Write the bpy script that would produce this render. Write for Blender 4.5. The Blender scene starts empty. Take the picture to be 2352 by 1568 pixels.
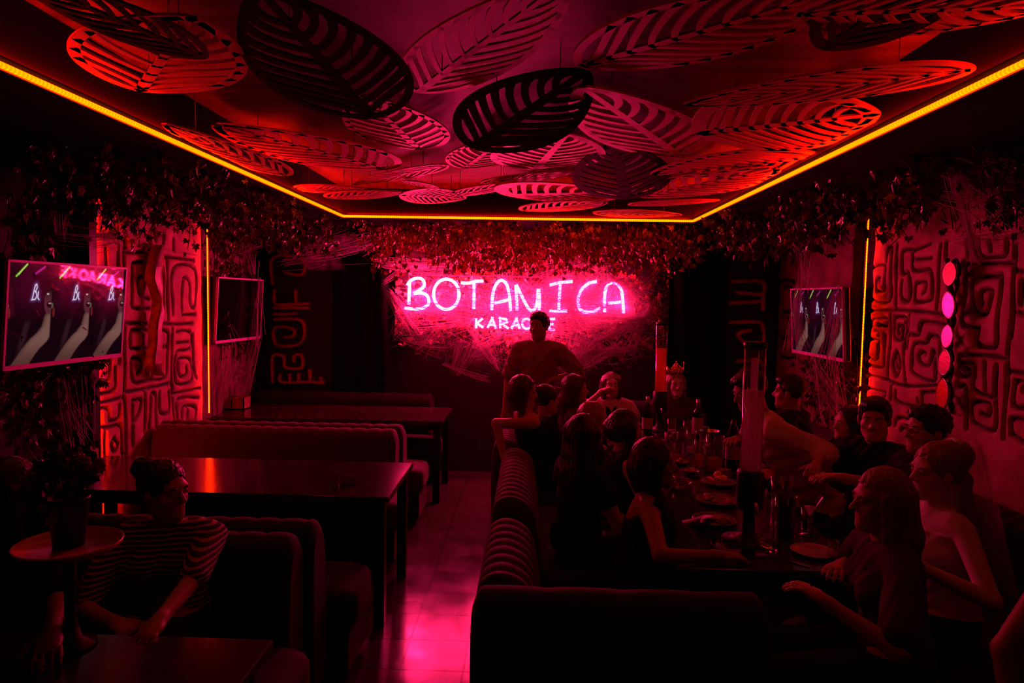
import bpy, math, random
import numpy as np
from mathutils import Vector, Matrix

# ------------------------------------------------------------ camera, world, exposure
SC = bpy.context.scene
COL = SC.collection
F_PX = 1568.0
CAM = np.array([0.0, 0.0, 1.85])
_y = np.array([42.0, 98.0, -F_PX]); _y /= np.linalg.norm(_y)
_x = np.array([1.0, -0.0172, 0.0]); _x -= _x.dot(_y) * _y; _x /= np.linalg.norm(_x)
_z = np.cross(_x, _y)
ROT = np.array([_x, _y, _z])            # camera axes -> world
cam_data = bpy.data.cameras.new('camera')
cam_data.sensor_width = 36.0
cam_data.lens = 36.0 * F_PX / 2352.0
cam_data.clip_start = 0.05
cam_data.clip_end = 60
cam = bpy.data.objects.new('camera', cam_data)
COL.objects.link(cam)
m4 = Matrix([[ROT[i][j] for j in range(3)] + [CAM[i]] for i in range(3)] + [[0, 0, 0, 1]])
cam.matrix_world = m4
SC.camera = cam
SC.view_settings.view_transform = 'Standard'
SC.view_settings.look = 'None'
SC.view_settings.gamma = 1.0
SC.view_settings.exposure = 0.0
SC.cycles.max_bounces = 6
SC.cycles.diffuse_bounces = 3
SC.cycles.glossy_bounces = 3
SC.cycles.transmission_bounces = 6
SC.cycles.transparent_max_bounces = 24
SC.cycles.caustics_reflective = False
SC.cycles.caustics_refractive = False
SC.cycles.sample_clamp_indirect = 4.0
SC.cycles.use_denoising = True
world = bpy.data.worlds.new('night'); SC.world = world
world.use_nodes = True
world.node_tree.nodes['Background'].inputs[0].default_value = (0.9, 0.1, 0.25, 1)
world.node_tree.nodes['Background'].inputs[1].default_value = 0.004
# light levels of the room's own lamps
LED_R, LED_G = 7.0, 0.52          # amber-red LED rope
NEON = (180.0, 2.6, 22.0)          # pink neon tubes
XL, XR, YB, ZC = -2.95, 2.62, 7.2, 2.55     # walls, soffit height
rnd = random.Random(7)

# ------------------------------------------------------------ pixel rays (2352 x 1568)
def ray(px, py):
    return ROT @ np.array([(px - 1176) / F_PX, (784 - py) / F_PX, -1.0])
def at(px, py, Y):
    d = ray(px, py); return CAM + d * (Y / d[1])
def on_x(px, py, X):
    d = ray(px, py); return CAM + d * (X / d[0])
def on_z(px, py, Z):
    d = ray(px, py); return CAM + d * ((Z - CAM[2]) / d[2])
def on_plane(px, py, p, n):
    d = ray(px, py); return CAM + d * (np.dot(np.array(p) - CAM, n) / np.dot(d, n))

# ------------------------------------------------------------ materials
def _mat(name):
    m = bpy.data.materials.new(name); m.use_nodes = True
    nt = m.node_tree
    b = nt.nodes['Principled BSDF']
    return m, nt, b
def mat(name, col, rough=0.6, metal=0.0, noise=0.0, nscale=8.0, bump=0.0, bscale=40.0, spec=0.5, sheen=0.0, emit=None, estr=0.0, trans=0.0):
    m, nt, b = _mat(name)
    b.inputs['Base Color'].default_value = (*col, 1)
    b.inputs['Roughness'].default_value = rough
    b.inputs['Metallic'].default_value = metal
    b.inputs['Specular IOR Level'].default_value = spec
    b.inputs['Transmission Weight'].default_value = trans
    if sheen:
        b.inputs['Sheen Weight'].default_value = sheen
        b.inputs['Sheen Tint'].default_value = (1, .7, .75, 1)
    if emit:
        b.inputs['Emission Color'].default_value = (*emit, 1)
        b.inputs['Emission Strength'].default_value = estr
    tc = nt.nodes.new('ShaderNodeTexCoord')
    if noise:
        n = nt.nodes.new('ShaderNodeTexNoise'); n.inputs['Scale'].default_value = nscale; n.inputs['Detail'].default_value = 5
        nt.links.new(tc.outputs['Object'], n.inputs['Vector'])
        r = nt.nodes.new('ShaderNodeValToRGB')
        r.color_ramp.elements[0].position = .3; r.color_ramp.elements[1].position = .7
        r.color_ramp.elements[0].color = (*[c * (1 - noise) for c in col], 1)
        r.color_ramp.elements[1].color = (*[min(1, c * (1 + noise)) for c in col], 1)
        nt.links.new(n.outputs['Fac'], r.inputs['Fac']); nt.links.new(r.outputs['Color'], b.inputs['Base Color'])
    if bump:
        n = nt.nodes.new('ShaderNodeTexNoise'); n.inputs['Scale'].default_value = bscale; n.inputs['Detail'].default_value = 4
        nt.links.new(tc.outputs['Object'], n.inputs['Vector'])
        bp = nt.nodes.new('ShaderNodeBump'); bp.inputs['Strength'].default_value = bump; bp.inputs['Distance'].default_value = .01
        nt.links.new(n.outputs['Fac'], bp.inputs['Height']); nt.links.new(bp.outputs['Normal'], b.inputs['Normal'])
    return m
def mat_emit(name, col):
    m = bpy.data.materials.new(name); m.use_nodes = True
    nt = m.node_tree; nt.nodes.clear()
    e = nt.nodes.new('ShaderNodeEmission'); o = nt.nodes.new('ShaderNodeOutputMaterial')
    s = max(col); e.inputs[0].default_value = (*[c / s for c in col], 1); e.inputs[1].default_value = s
    nt.links.new(e.outputs[0], o.inputs[0])
    return m
def mat_glass(name, tint=(.93, .93, .95), rough=0.02, ior=1.45):
    """clear thin-walled glass: looks through, mirrors at grazing angles"""
    m = bpy.data.materials.new(name); m.use_nodes = True
    nt = m.node_tree; nt.nodes.clear()
    t = nt.nodes.new('ShaderNodeBsdfTransparent'); t.inputs[0].default_value = (*tint, 1)
    g = nt.nodes.new('ShaderNodeBsdfGlossy'); g.inputs['Roughness'].default_value = rough
    lw = nt.nodes.new('ShaderNodeLayerWeight'); pw = nt.nodes.new('ShaderNodeMath'); pw.operation = 'POWER'; pw.inputs[1].default_value = 3.0
    f = nt.nodes.new('ShaderNodeMapRange'); f.inputs[3].default_value = .05; f.inputs[4].default_value = .85
    nt.links.new(lw.outputs['Facing'], pw.inputs[0]); nt.links.new(pw.outputs[0], f.inputs[0])
    x = nt.nodes.new('ShaderNodeMixShader'); o = nt.nodes.new('ShaderNodeOutputMaterial')
    nt.links.new(f.outputs[0], x.inputs[0]); nt.links.new(t.outputs[0], x.inputs[1]); nt.links.new(g.outputs[0], x.inputs[2])
    nt.links.new(x.outputs[0], o.inputs[0])
    return m
def mat_translucent(name, col, alpha=0.6, tcol=None):
    """cloudy liquid or thin cloth: light passes and scatters"""
    m = bpy.data.materials.new(name); m.use_nodes = True
    nt = m.node_tree; nt.nodes.clear()
    d = nt.nodes.new('ShaderNodeBsdfDiffuse'); d.inputs[0].default_value = (*col, 1)
    tl = nt.nodes.new('ShaderNodeBsdfTranslucent'); tl.inputs[0].default_value = (*col, 1)
    t = nt.nodes.new('ShaderNodeBsdfTransparent'); t.inputs[0].default_value = (*(tcol or col), 1)
    a = nt.nodes.new('ShaderNodeMixShader'); a.inputs[0].default_value = .6
    b = nt.nodes.new('ShaderNodeMixShader'); b.inputs[0].default_value = alpha
    o = nt.nodes.new('ShaderNodeOutputMaterial')
    nt.links.new(d.outputs[0], a.inputs[1]); nt.links.new(tl.outputs[0], a.inputs[2])
    nt.links.new(t.outputs[0], b.inputs[1]); nt.links.new(a.outputs[0], b.inputs[2])
    nt.links.new(b.outputs[0], o.inputs[0])
    return m

# ------------------------------------------------------------ mesh helpers
class MB:
    def __init__(s): s.v = []; s.f = []; s.sm = []
    def add(s, vs, fs, smooth=True):
        o = len(s.v); s.v.extend([tuple(map(float, p)) for p in vs]); s.f.extend([tuple(i + o for i in f) for f in fs]); s.sm.extend([smooth] * len(fs)); return s
    def box(s, x0, x1, y0, y1, z0, z1, bev=0.0, R=None, T=None):
        if bev <= 0:
            vs = [(x, y, z) for x in (x0, x1) for y in (y0, y1) for z in (z0, z1)]
            fs = [(0, 1, 3, 2), (4, 6, 7, 5), (0, 4, 5, 1), (2, 3, 7, 6), (0, 2, 6, 4), (1, 5, 7, 3)]
        else:
            b = min(bev, (x1 - x0) / 2.01, (y1 - y0) / 2.01, (z1 - z0) / 2.01)
            vs = []; idx = {}
            for ix, (X, sx) in enumerate(((x0, 1), (x1, -1))):
                for iy, (Y, sy) in enumerate(((y0, 1), (y1, -1))):
                    for iz, (Z, sz) in enumerate(((z0, 1), (z1, -1))):
                        for a in range(3):
                            p = [X + sx * b, Y + sy * b, Z + sz * b]; p[a] = (X, Y, Z)[a]
                            idx[ix, iy, iz, a] = len(vs); vs.append(tuple(p))
            fs = []
            for a in range(3):
                for e in (0, 1):
                    q = []
                    for (i, j) in ((0, 0), (1, 0), (1, 1), (0, 1)):
                        k = [0, 0, 0]; k[a] = e; k[(a + 1) % 3] = i; k[(a + 2) % 3] = j; q.append(idx[k[0], k[1], k[2], a])
                    fs.append(tuple(q if e else q[::-1]))
            for a in range(3):
                b1, c1 = (a + 1) % 3, (a + 2) % 3
                for i in (0, 1):
                    for j in (0, 1):
                        k0 = [0, 0, 0]; k1 = [0, 0, 0]; k0[b1] = k1[b1] = i; k0[c1] = k1[c1] = j; k1[a] = 1
                        q = (idx[(*k0, b1)], idx[(*k1, b1)], idx[(*k1, c1)], idx[(*k0, c1)])
                        fs.append(q if (i + j) % 2 else q[::-1])
            for i in (0, 1):
                for j in (0, 1):
                    for k in (0, 1):
                        q = (idx[i, j, k, 0], idx[i, j, k, 1], idx[i, j, k, 2]); fs.append(q if (i + j + k) % 2 else q[::-1])
        if R is not None:
            vs = [tuple(np.array(R) @ np.array(p) + (np.array(T) if T is not None else 0)) for p in vs]
        return s.add(vs, fs, False)
    def tube(s, pts, r, n=8, cap=True, closed=False):
        P = [np.array(p, float) for p in pts]; N = len(P)
        rs = r if hasattr(r, '__len__') else [r] * N
        vs = []; fs = []; up = None
        for i in range(N):
            if closed: t = P[(i + 1) % N] - P[i - 1]
            else: t = P[min(i + 1, N - 1)] - P[max(i - 1, 0)]
            t = t / (np.linalg.norm(t) + 1e-12)
            if up is None:
                up = np.array([0, 0, 1.]) if abs(t[2]) < .9 else np.array([1., 0, 0])
            a = up - up.dot(t) * t; a /= (np.linalg.norm(a) + 1e-12); b = np.cross(t, a); up = a
            for k in range(n):
                w = 2 * math.pi * k / n; vs.append(P[i] + rs[i] * (math.cos(w) * a + math.sin(w) * b))
        for i in range(N if closed else N - 1):
            for k in range(n):
                i2 = (i + 1) % N; fs.append((i * n + k, i * n + (k + 1) % n, i2 * n + (k + 1) % n, i2 * n + k))
        if cap and not closed:
            fs.append(tuple(range(n))[::-1]); fs.append(tuple(range((N - 1) * n, N * n)))
        return s.add(vs, fs)
    def lathe(s, prof, c=(0, 0, 0), n=20, cap=True):
        vs = []; fs = []
        for (r, z) in prof:
            for k in range(n):
                w = 2 * math.pi * k / n; vs.append((c[0] + r * math.cos(w), c[1] + r * math.sin(w), c[2] + z))
        for i in range(len(prof) - 1):
            for k in range(n): fs.append((i * n + k, i * n + (k + 1) % n, (i + 1) * n + (k + 1) % n, (i + 1) * n + k))
        if cap:
            if prof[0][0] > 1e-6: fs.append(tuple(range(n))[::-1])
            if prof[-1][0] > 1e-6: fs.append(tuple(range((len(prof) - 1) * n, len(prof) * n)))
        return s.add(vs, fs)
    def ball(s, c, r, n=12, m=8):
        rr = r if hasattr(r, '__len__') else (r, r, r); vs = []; fs = []
        for i in range(m + 1):
            p = math.pi * i / m
            for k in range(n):
                w = 2 * math.pi * k / n; vs.append((c[0] + rr[0] * math.sin(p) * math.cos(w), c[1] + rr[1] * math.sin(p) * math.sin(w), c[2] - rr[2] * math.cos(p)))
        for i in range(m):
            for k in range(n): fs.append((i * n + k, i * n + (k + 1) % n, (i + 1) * n + (k + 1) % n, (i + 1) * n + k))
        return s.add(vs, fs)
    def grid(s, P, closed_u=False):
        """P[i][j] -> quads"""
        a, b = len(P), len(P[0]); vs = [p for r in P for p in r]; fs = []
        for i in range(a if closed_u else a - 1):
            for j in range(b - 1): fs.append((i * b + j, i * b + j + 1, ((i + 1) % a) * b + j + 1, ((i + 1) % a) * b + j))
        return s.add(vs, fs)
    def prism(s, poly, z0, z1, R=None, T=None, flat=True):
        n = len(poly); vs = [(x, y, z0) for x, y in poly] + [(x, y, z1) for x, y in poly]
        fs = [tuple(range(n))[::-1], tuple(range(n, 2 * n))] + [(i, (i + 1) % n, n + (i + 1) % n, n + i) for i in range(n)]
        if R is not None: vs = [tuple(np.array(R) @ np.array(p) + np.array(T)) for p in vs]
        return s.add(vs, fs, not flat)
    def build(s, name, m, parent=None, loc=None):
        me = bpy.data.meshes.new(name); me.from_pydata(s.v, [], s.f); me.validate(); me.update()
        if len(me.polygons) == len(s.sm): me.polygons.foreach_set('use_smooth', s.sm)
        if m: me.materials.append(m)
        o = bpy.data.objects.new(name, me); COL.objects.link(o)
        if parent: o.parent = parent
        if loc is not None: o.location = loc
        return o
def tag(o, label, cat, group=None, kind=None):
    o['label'] = label; o['category'] = cat
    if group: o['group'] = group
    if kind: o['kind'] = kind
    return o
def thing(name, label, cat, loc=(0, 0, 0), rz=0.0, group=None):
    o = bpy.data.objects.new(name, None); COL.objects.link(o); o.location = [float(c) for c in loc]; o.rotation_euler = (0, 0, rz); o.empty_display_size = .1
    return tag(o, label, cat, group)
def struct(o):
    o['kind'] = 'structure'; return o
def raw_mesh(name, V, Fq, m, parent=None, smooth=True):
    """numpy verts (n,3), quads (m,4)"""
    me = bpy.data.meshes.new(name)
    V = np.asarray(V, np.float32); Fq = np.asarray(Fq, np.int32); k = Fq.shape[1]
    me.vertices.add(len(V)); me.vertices.foreach_set('co', V.ravel())
    me.loops.add(Fq.size); me.loops.foreach_set('vertex_index', Fq.ravel())
    me.polygons.add(len(Fq)); me.polygons.foreach_set('loop_start', np.arange(0, Fq.size, k, dtype=np.int32))
    try: me.polygons.foreach_set('loop_total', np.full(len(Fq), k, np.int32))
    except Exception: pass
    me.polygons.foreach_set('use_smooth', np.full(len(Fq), smooth))
    me.update(calc_edges=True); me.validate()
    if m: me.materials.append(m)
    o = bpy.data.objects.new(name, me); COL.objects.link(o)
    if parent: o.parent = parent
    return o
def smoothstep(a, b, x):
    t = np.clip((x - a) / (b - a), 0, 1); return t * t * (3 - 2 * t)
def smooth_line(pts, per=6):
    """Catmull-Rom through points"""
    P = [np.array(p, float) for p in pts]
    if len(P) < 3: return P
    out = []
    for i in range(len(P) - 1):
        a, b, c, d = P[max(i - 1, 0)], P[i], P[i + 1], P[min(i + 2, len(P) - 1)]
        for k in range(per):
            t = k / per
            out.append(.5 * ((2 * b) + (c - a) * t + (2 * a - 5 * b + 4 * c - d) * t * t + (3 * b - a - 3 * c + d) * t ** 3))
    out.append(P[-1]); return out
def qbuild(name, P, m, parent=None):
    return MB().grid(P).build(name, m, parent)
# ------------------------------------------------------------ shared materials
M = {}
M['wall_dark'] = mat('dark_wall_paint', (.030, .012, .014), .8, noise=.4, nscale=3)
M['soffit'] = mat('dark_soffit_paint', (.007, .004, .004), .85, spec=.1)
M['ceiling'] = mat('streaked_ceiling', (.20, .07, .075), .45, noise=.75, nscale=2.2, spec=.3)
M['carved'] = None
M['bezel'] = mat('tv_bezel_plastic', (.95, .3, 1.0), .45, spec=.6)
M['black'] = mat('black_plastic', (.012, .010, .012), .4)
M['black_cloth'] = mat('black_cloth', (.010, .008, .010), .95, spec=.1)
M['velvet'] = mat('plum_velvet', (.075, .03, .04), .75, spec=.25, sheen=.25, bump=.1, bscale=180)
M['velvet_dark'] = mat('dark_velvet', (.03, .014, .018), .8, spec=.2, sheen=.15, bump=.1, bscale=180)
M['table'] = mat('dark_lacquered_wood', (.045, .018, .02), .16, noise=.3, nscale=6, spec=.5)
M['table_leg'] = mat('black_metal_leg', (.02, .015, .016), .35, metal=.5)
M['wood'] = mat('raw_wood', (.45, .22, .15), .6, noise=.3, nscale=12)
M['bark'] = mat('live_edge_wood', (.16, .07, .06), .45, noise=.5, nscale=18, bump=.3)
M['bark_cut'] = mat('cut_wood_face', (.5, .2, .16), .4, noise=.4, nscale=14)
M['vine'] = mat('vine_stem', (.05, .025, .02), .7)
M['steel'] = mat('steel', (.6, .6, .62), .22, metal=1)
M['gold'] = mat('gold_foil', (1.0, .65, .2), .2, metal=1)
M['glass'] = mat_glass('clear_glass')
M['led'] = None

# floor : tiles with recessed joints
def floor_mat():
    m, nt, b = _mat('glazed_floor_tiles')
    tc = nt.nodes.new('ShaderNodeTexCoord'); mp = nt.nodes.new('ShaderNodeMapping')
    mp.inputs['Location'].default_value = (-.016, .03, 0)
    br = nt.nodes.new('ShaderNodeTexBrick'); br.offset = 0.0; br.squash = 1
    br.inputs['Scale'].default_value = 1.0; br.inputs['Brick Width'].default_value = .315; br.inputs['Row Height'].default_value = .30
    br.inputs['Mortar Size'].default_value = .004; br.inputs['Mortar Smooth'].default_value = .4
    br.inputs['Color1'].default_value = (.075, .035, .04, 1); br.inputs['Color2'].default_value = (.095, .045, .05, 1); br.inputs['Mortar'].default_value = (.02, .01, .01, 1)
    nt.links.new(tc.outputs['Object'], mp.inputs[0]); nt.links.new(mp.outputs[0], br.inputs['Vector']); nt.links.new(br.outputs['Color'], b.inputs['Base Color'])
    n = nt.nodes.new('ShaderNodeTexNoise'); n.inputs['Scale'].default_value = 5; n.inputs['Detail'].default_value = 5; nt.links.new(tc.outputs['Object'], n.inputs['Vector'])
    r = nt.nodes.new('ShaderNodeMapRange'); r.inputs[1].default_value = .3; r.inputs[2].default_value = .7; r.inputs[3].default_value = .13; r.inputs[4].default_value = .24
    nt.links.new(n.outputs['Fac'], r.inputs[0]); nt.links.new(r.outputs[0], b.inputs['Roughness'])
    bp = nt.nodes.new('ShaderNodeBump'); bp.inputs['Strength'].default_value = .5; bp.inputs['Distance'].default_value = .004; bp.invert = True
    nt.links.new(br.outputs['Fac'], bp.inputs['Height'])
    b2 = nt.nodes.new('ShaderNodeBump'); b2.inputs['Strength'].default_value = .06; b2.inputs['Distance'].default_value = .01
    n2 = nt.nodes.new('ShaderNodeTexNoise'); n2.inputs['Scale'].default_value = 9; nt.links.new(tc.outputs['Object'], n2.inputs['Vector'])
    nt.links.new(n2.outputs['Fac'], b2.inputs['Height']); nt.links.new(bp.outputs['Normal'], b2.inputs['Normal']); nt.links.new(b2.outputs['Normal'], b.inputs['Normal'])
    b.inputs['Specular IOR Level'].default_value = .7
    return m
struct(MB().box(XL - .2, XR + .2, -1.5, YB + .2, -.1, 0).build('floor', floor_mat()))
struct(MB().box(XL - .15, XL, -1.5, YB + .15, 0, 3.0).build('wall_left', M['wall_dark']))
struct(MB().box(XR, XR + .15, -1.5, YB + .15, 0, 3.0).build('wall_right', M['wall_dark']))
struct(MB().box(XL, XR, YB, YB + .15, 0, 3.0).build('wall_back', M['wall_dark']))
struct(MB().box(XL, XR, -1.5, -1.35, 0, 3.0).build('wall_front', M['wall_dark']))
# ceiling with a recessed tray; RX0..RX1 / RY is the opening of the soffit
RX0, RX1, RY0, RY = -1.66, 1.40, .4, 6.02
ZR = 2.79
mb = MB()
mb.box(XL, RX0, -1.35, YB, ZC, ZC + .3); mb.box(RX1, XR, -1.35, YB, ZC, ZC + .3)
mb.box(RX0, RX1, RY, YB, ZC, ZC + .3); mb.box(RX0, RX1, -1.35, RY0, ZC, ZC + .3)
struct(mb.build('trim_1', M['soffit']))
def ceiling_mat():
    m, nt, b = _mat('brushed_ceiling_paint')
    tc = nt.nodes.new('ShaderNodeTexCoord'); mp = nt.nodes.new('ShaderNodeMapping'); mp.inputs['Scale'].default_value = (.7, 5, 1)
    n = nt.nodes.new('ShaderNodeTexNoise'); n.inputs['Scale'].default_value = 1.6; n.inputs['Detail'].default_value = 7; n.inputs['Distortion'].default_value = 1.2
    nt.links.new(tc.outputs['Object'], mp.inputs[0]); nt.links.new(mp.outputs[0], n.inputs['Vector'])
    r = nt.nodes.new('ShaderNodeValToRGB'); r.color_ramp.elements[0].position = .35; r.color_ramp.elements[1].position = .7
    r.color_ramp.elements[0].color = (.016, .008, .008, 1); r.color_ramp.elements[1].color = (.075, .035, .04, 1)
    nt.links.new(n.outputs['Fac'], r.inputs[0]); nt.links.new(r.outputs[0], b.inputs['Base Color'])
    b.inputs['Roughness'].default_value = .55; b.inputs['Specular IOR Level'].default_value = .2
    return m
struct(MB().box(RX0 + .0, RX1, RY0, RY, ZR, ZR + .1).build('ceiling', ceiling_mat()))

# ------------------------------------------------------------ LED ropes
def led_mat(name, k=1.0, bead=90.0, axis=0, R=LED_R, G=LED_G):
    m = bpy.data.materials.new(name); m.use_nodes = True
    nt = m.node_tree; nt.nodes.clear()
    tc = nt.nodes.new('ShaderNodeTexCoord'); sx = nt.nodes.new('ShaderNodeSeparateXYZ'); nt.links.new(tc.outputs['Object'], sx.inputs[0])
    mu = nt.nodes.new('ShaderNodeMath'); mu.operation = 'MULTIPLY'; mu.inputs[1].default_value = bead * 2 * math.pi
    nt.links.new(sx.outputs[axis], mu.inputs[0])
    si = nt.nodes.new('ShaderNodeMath'); si.operation = 'SINE'; nt.links.new(mu.outputs[0], si.inputs[0])
    mr = nt.nodes.new('ShaderNodeMapRange'); mr.inputs[1].default_value = -1; mr.inputs[2].default_value = 1; mr.inputs[3].default_value = .72 * k; mr.inputs[4].default_value = 1.28 * k
    nt.links.new(si.outputs[0], mr.inputs[0])
    e = nt.nodes.new('ShaderNodeEmission'); o = nt.nodes.new('ShaderNodeOutputMaterial')
    e.inputs[0].default_value = (1, G / R, 0, 1)
    ms = nt.nodes.new('ShaderNodeMath'); ms.operation = 'MULTIPLY'; ms.inputs[1].default_value = R
    nt.links.new(mr.outputs[0], ms.inputs[0]); nt.links.new(ms.outputs[0], e.inputs[1]); nt.links.new(e.outputs[0], o.inputs[0])
    return m
M['led_up'] = mat_emit('added_up_light', (230.0, 1.0, 0.0)); M['led_x'] = led_mat('led_rope_across', 1, 55, 0, 13.0, .62); M['led_y'] = led_mat('led_rope_along', 1, 55, 1, LED_R, LED_G); M['led_z'] = led_mat('led_rope_upright', 1.0, 45, 2, 80.0, .85)
M['silicone'] = mat('red_silicone_channel', (.5, .1, .08), .4)
ez = ZC - .002
LY0 = 1.7
rope = thing('led_rope', 'long amber LED rope tracing the edge of the ceiling recess', 'light strip', (0, 0, 0))
for nm, a, b, mt in (('led_run', (RX0, LY0, ez), (RX0, RY, ez), 'led_y'), ('led_run', (RX0, RY, ez), (RX1, RY, ez), 'led_x'), ('led_run', (RX1, LY0, ez), (RX1, RY, ez), 'led_y')):
    MB().tube([a, b], .0105, 8).build(nm, M[mt], rope)
mb = MB()
for (x0, x1, y0, y1) in ((RX0 - .022, RX0 - .011, LY0, RY + .02), (RX1 + .011, RX1 + .022, LY0, RY + .02), (RX0 - .02, RX1 + .02, RY + .011, RY + .022)):
    mb.box(x0, x1, y0, y1, ez - .011, ZC + .001)
mb.build('channel', M['silicone'], rope)
# added lip and unseen strip, put in to light the leaves and the ceiling
for nm, mt, w, z0, z1 in (('light_ledge', M['soffit'], .040, ZC + .006, ZC + .010), ('added_up_strip', M['led_up'], .010, ZC + .0105, ZC + .0125)):
    for (x0, x1, y0, y1) in ((RX0, RX0 + w, LY0, RY), (RX1 - w, RX1, LY0, RY), (RX0 + .04, RX1 - .04, RY - w, RY)):
        MB().box(x0, x1, y0, y1, z0, z1).build(nm, mt, rope)
# ------------------------------------------------------------ carved wall panels
def carved_mat(name, base, line):
    m, nt, b = _mat(name)
    at_ = nt.nodes.new('ShaderNodeAttribute'); at_.attribute_name = 'line'
    tc = nt.nodes.new('ShaderNodeTexCoord')
    n = nt.nodes.new('ShaderNodeTexNoise'); n.inputs['Scale'].default_value = 7; n.inputs['Detail'].default_value = 6; nt.links.new(tc.outputs['Object'], n.inputs['Vector'])
    r = nt.nodes.new('ShaderNodeValToRGB'); r.color_ramp.elements[0].position = .3; r.color_ramp.elements[1].position = .75
    r.color_ramp.elements[0].color = (*[c * .6 for c in base], 1); r.color_ramp.elements[1].color = (*[min(1, c * 1.25) for c in base], 1)
    nt.links.new(n.outputs['Fac'], r.inputs[0])
    x = nt.nodes.new('ShaderNodeMix'); x.data_type = 'RGBA'; x.inputs[7].default_value = (*line, 1)
    nt.links.new(at_.outputs['Fac'], x.inputs[0]); nt.links.new(r.outputs[0], x.inputs[6]); nt.links.new(x.outputs[2], b.inputs['Base Color'])
    b.inputs['Roughness'].default_value = .62; b.inputs['Specular IOR Level'].default_value = .25
    bp = nt.nodes.new('ShaderNodeBump'); bp.inputs['Strength'].default_value = .25; bp.inputs['Distance'].default_value = .01
    n2 = nt.nodes.new('ShaderNodeTexNoise'); n2.inputs['Scale'].default_value = 60; nt.links.new(tc.outputs['Object'], n2.inputs['Vector'])
    nt.links.new(n2.outputs['Fac'], bp.inputs['Height']); nt.links.new(bp.outputs['Normal'], b.inputs['Normal'])
    return m
def carved_panel(name, label, axis, pos, sgn, u0, u1, z0, z1, thick, strokes, w=.02, depth=.03, step=.010, raised=False, m=None, rounded=.05):
    """relief slab on a wall: axis 0 -> plane x = pos facing sgn, u is y; axis 1 -> plane y = pos facing sgn, u is x. strokes: lists of (u, z)"""
    nu, nz = int((u1 - u0) / step) + 1, int((z1 - z0) / step) + 1
    U = np.linspace(u0, u1, nu); Z = np.linspace(z0, z1, nz)
    D = np.full((nu, nz), 9.0)
    for st in strokes:
        pts = smooth_line(st, 4)
        for a, b in zip(pts[:-1], pts[1:]):
            lo = np.minimum(a, b) - 3 * w; hi = np.maximum(a, b) + 3 * w
            i0, i1 = np.searchsorted(U, [lo[0], hi[0]]); j0, j1 = np.searchsorted(Z, [lo[1], hi[1]])
            if i1 <= i0 or j1 <= j0: continue
            gu, gz = np.meshgrid(U[i0:i1], Z[j0:j1], indexing='ij')
            d = b - a; L = d.dot(d) + 1e-12
            t = np.clip(((gu - a[0]) * d[0] + (gz - a[1]) * d[1]) / L, 0, 1)
            dd = np.hypot(gu - a[0] - t * d[0], gz - a[1] - t * d[1])
            D[i0:i1, j0:j1] = np.minimum(D[i0:i1, j0:j1], dd)
    g = 1 - smoothstep(w * .35, w * 1.7, D)
    H = depth * g if raised else -depth * g
    UU, ZZ = np.meshgrid(U, Z, indexing='ij')
    H = H + .006 * np.sin(UU * 9 + 1) * np.sin(ZZ * 7) + .004 * np.sin(UU * 23) * np.sin(ZZ * 19 + 2)
    e = np.minimum(np.minimum(UU - u0, u1 - UU), np.minimum(ZZ - z0, z1 - ZZ))
    H = H - rounded * (1 - np.sqrt(np.clip(1 - (1 - np.clip(e / max(rounded, 1e-6), 0, 1)) ** 2, 0, 1)))
    H = np.maximum(H, -thick + .004)
    H[0, :] = H[-1, :] = -thick; H[:, 0] = H[:, -1] = -thick
    V = np.zeros((nu * nz, 3))
    if axis == 0: V[:, 0] = pos + sgn * H.ravel(); V[:, 1] = UU.ravel()
    else: V[:, 1] = pos + sgn * H.ravel(); V[:, 0] = UU.ravel()
    V[:, 2] = ZZ.ravel()
    I = np.arange(nu * nz).reshape(nu, nz)
    Fq = np.stack([I[:-1, :-1], I[1:, :-1], I[1:, 1:], I[:-1, 1:]], -1).reshape(-1, 4)
    if (axis == 0) == (sgn < 0): Fq = Fq[:, ::-1]
    o = raw_mesh(name, V, Fq, m)
    a = o.data.attributes.new('line', 'FLOAT', 'POINT')
    L = (1 - smoothstep(w * .55, w * .95, D)).ravel()
    if raised: L = 1 - L
    a.data.foreach_set('value', L.astype(np.float32))
    if label: tag(o, label, 'wall panel')
    else: struct(o)
    return o
def tr(ox, oy, sc, text, fn):
    """strokes written as 'x,y x,y ; x,y ...' in a zoomed crop -> (u, z) on a wall"""
    out = []
    for s in text.split(';'):
        p = []
        for c in s.split():
            x, y = c.split(','); q = fn(ox + float(x) / sc, oy + float(y) / sc); p.append(q)
        if len(p) > 1: out.append(p)
    return out
PXL, PXR = -2.84, 2.52
fl = lambda x, y: (lambda p: np.array([p[1], p[2]]))(on_x(x, y, PXL))
fr = lambda x, y: (lambda p: np.array([p[1], p[2]]))(on_x(x, y, PXR))
LEFT = tr(210, 420, 4.9, "375,640 378,950;80,590 280,600 370,640;170,720 180,940;310,700 315,940;390,780 640,780;780,820 860,830 1150,870;640,895 480,900 465,1000 460,1300 480,1400 660,1410;640,1060 545,1065 530,1200 560,1270 650,1300;815,960 825,1200 800,1430 750,1440;865,840 860,1560;920,1480 930,970 1160,970 1165,1380 1110,1340 1100,1120 1030,1080 1025,1450 1060,1480 1170,1480;660,560 670,740 620,750;740,560 730,650;815,540 810,710;930,630 930,760;120,110 180,500;320,150 290,560;390,560 400,740", fl)
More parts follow.
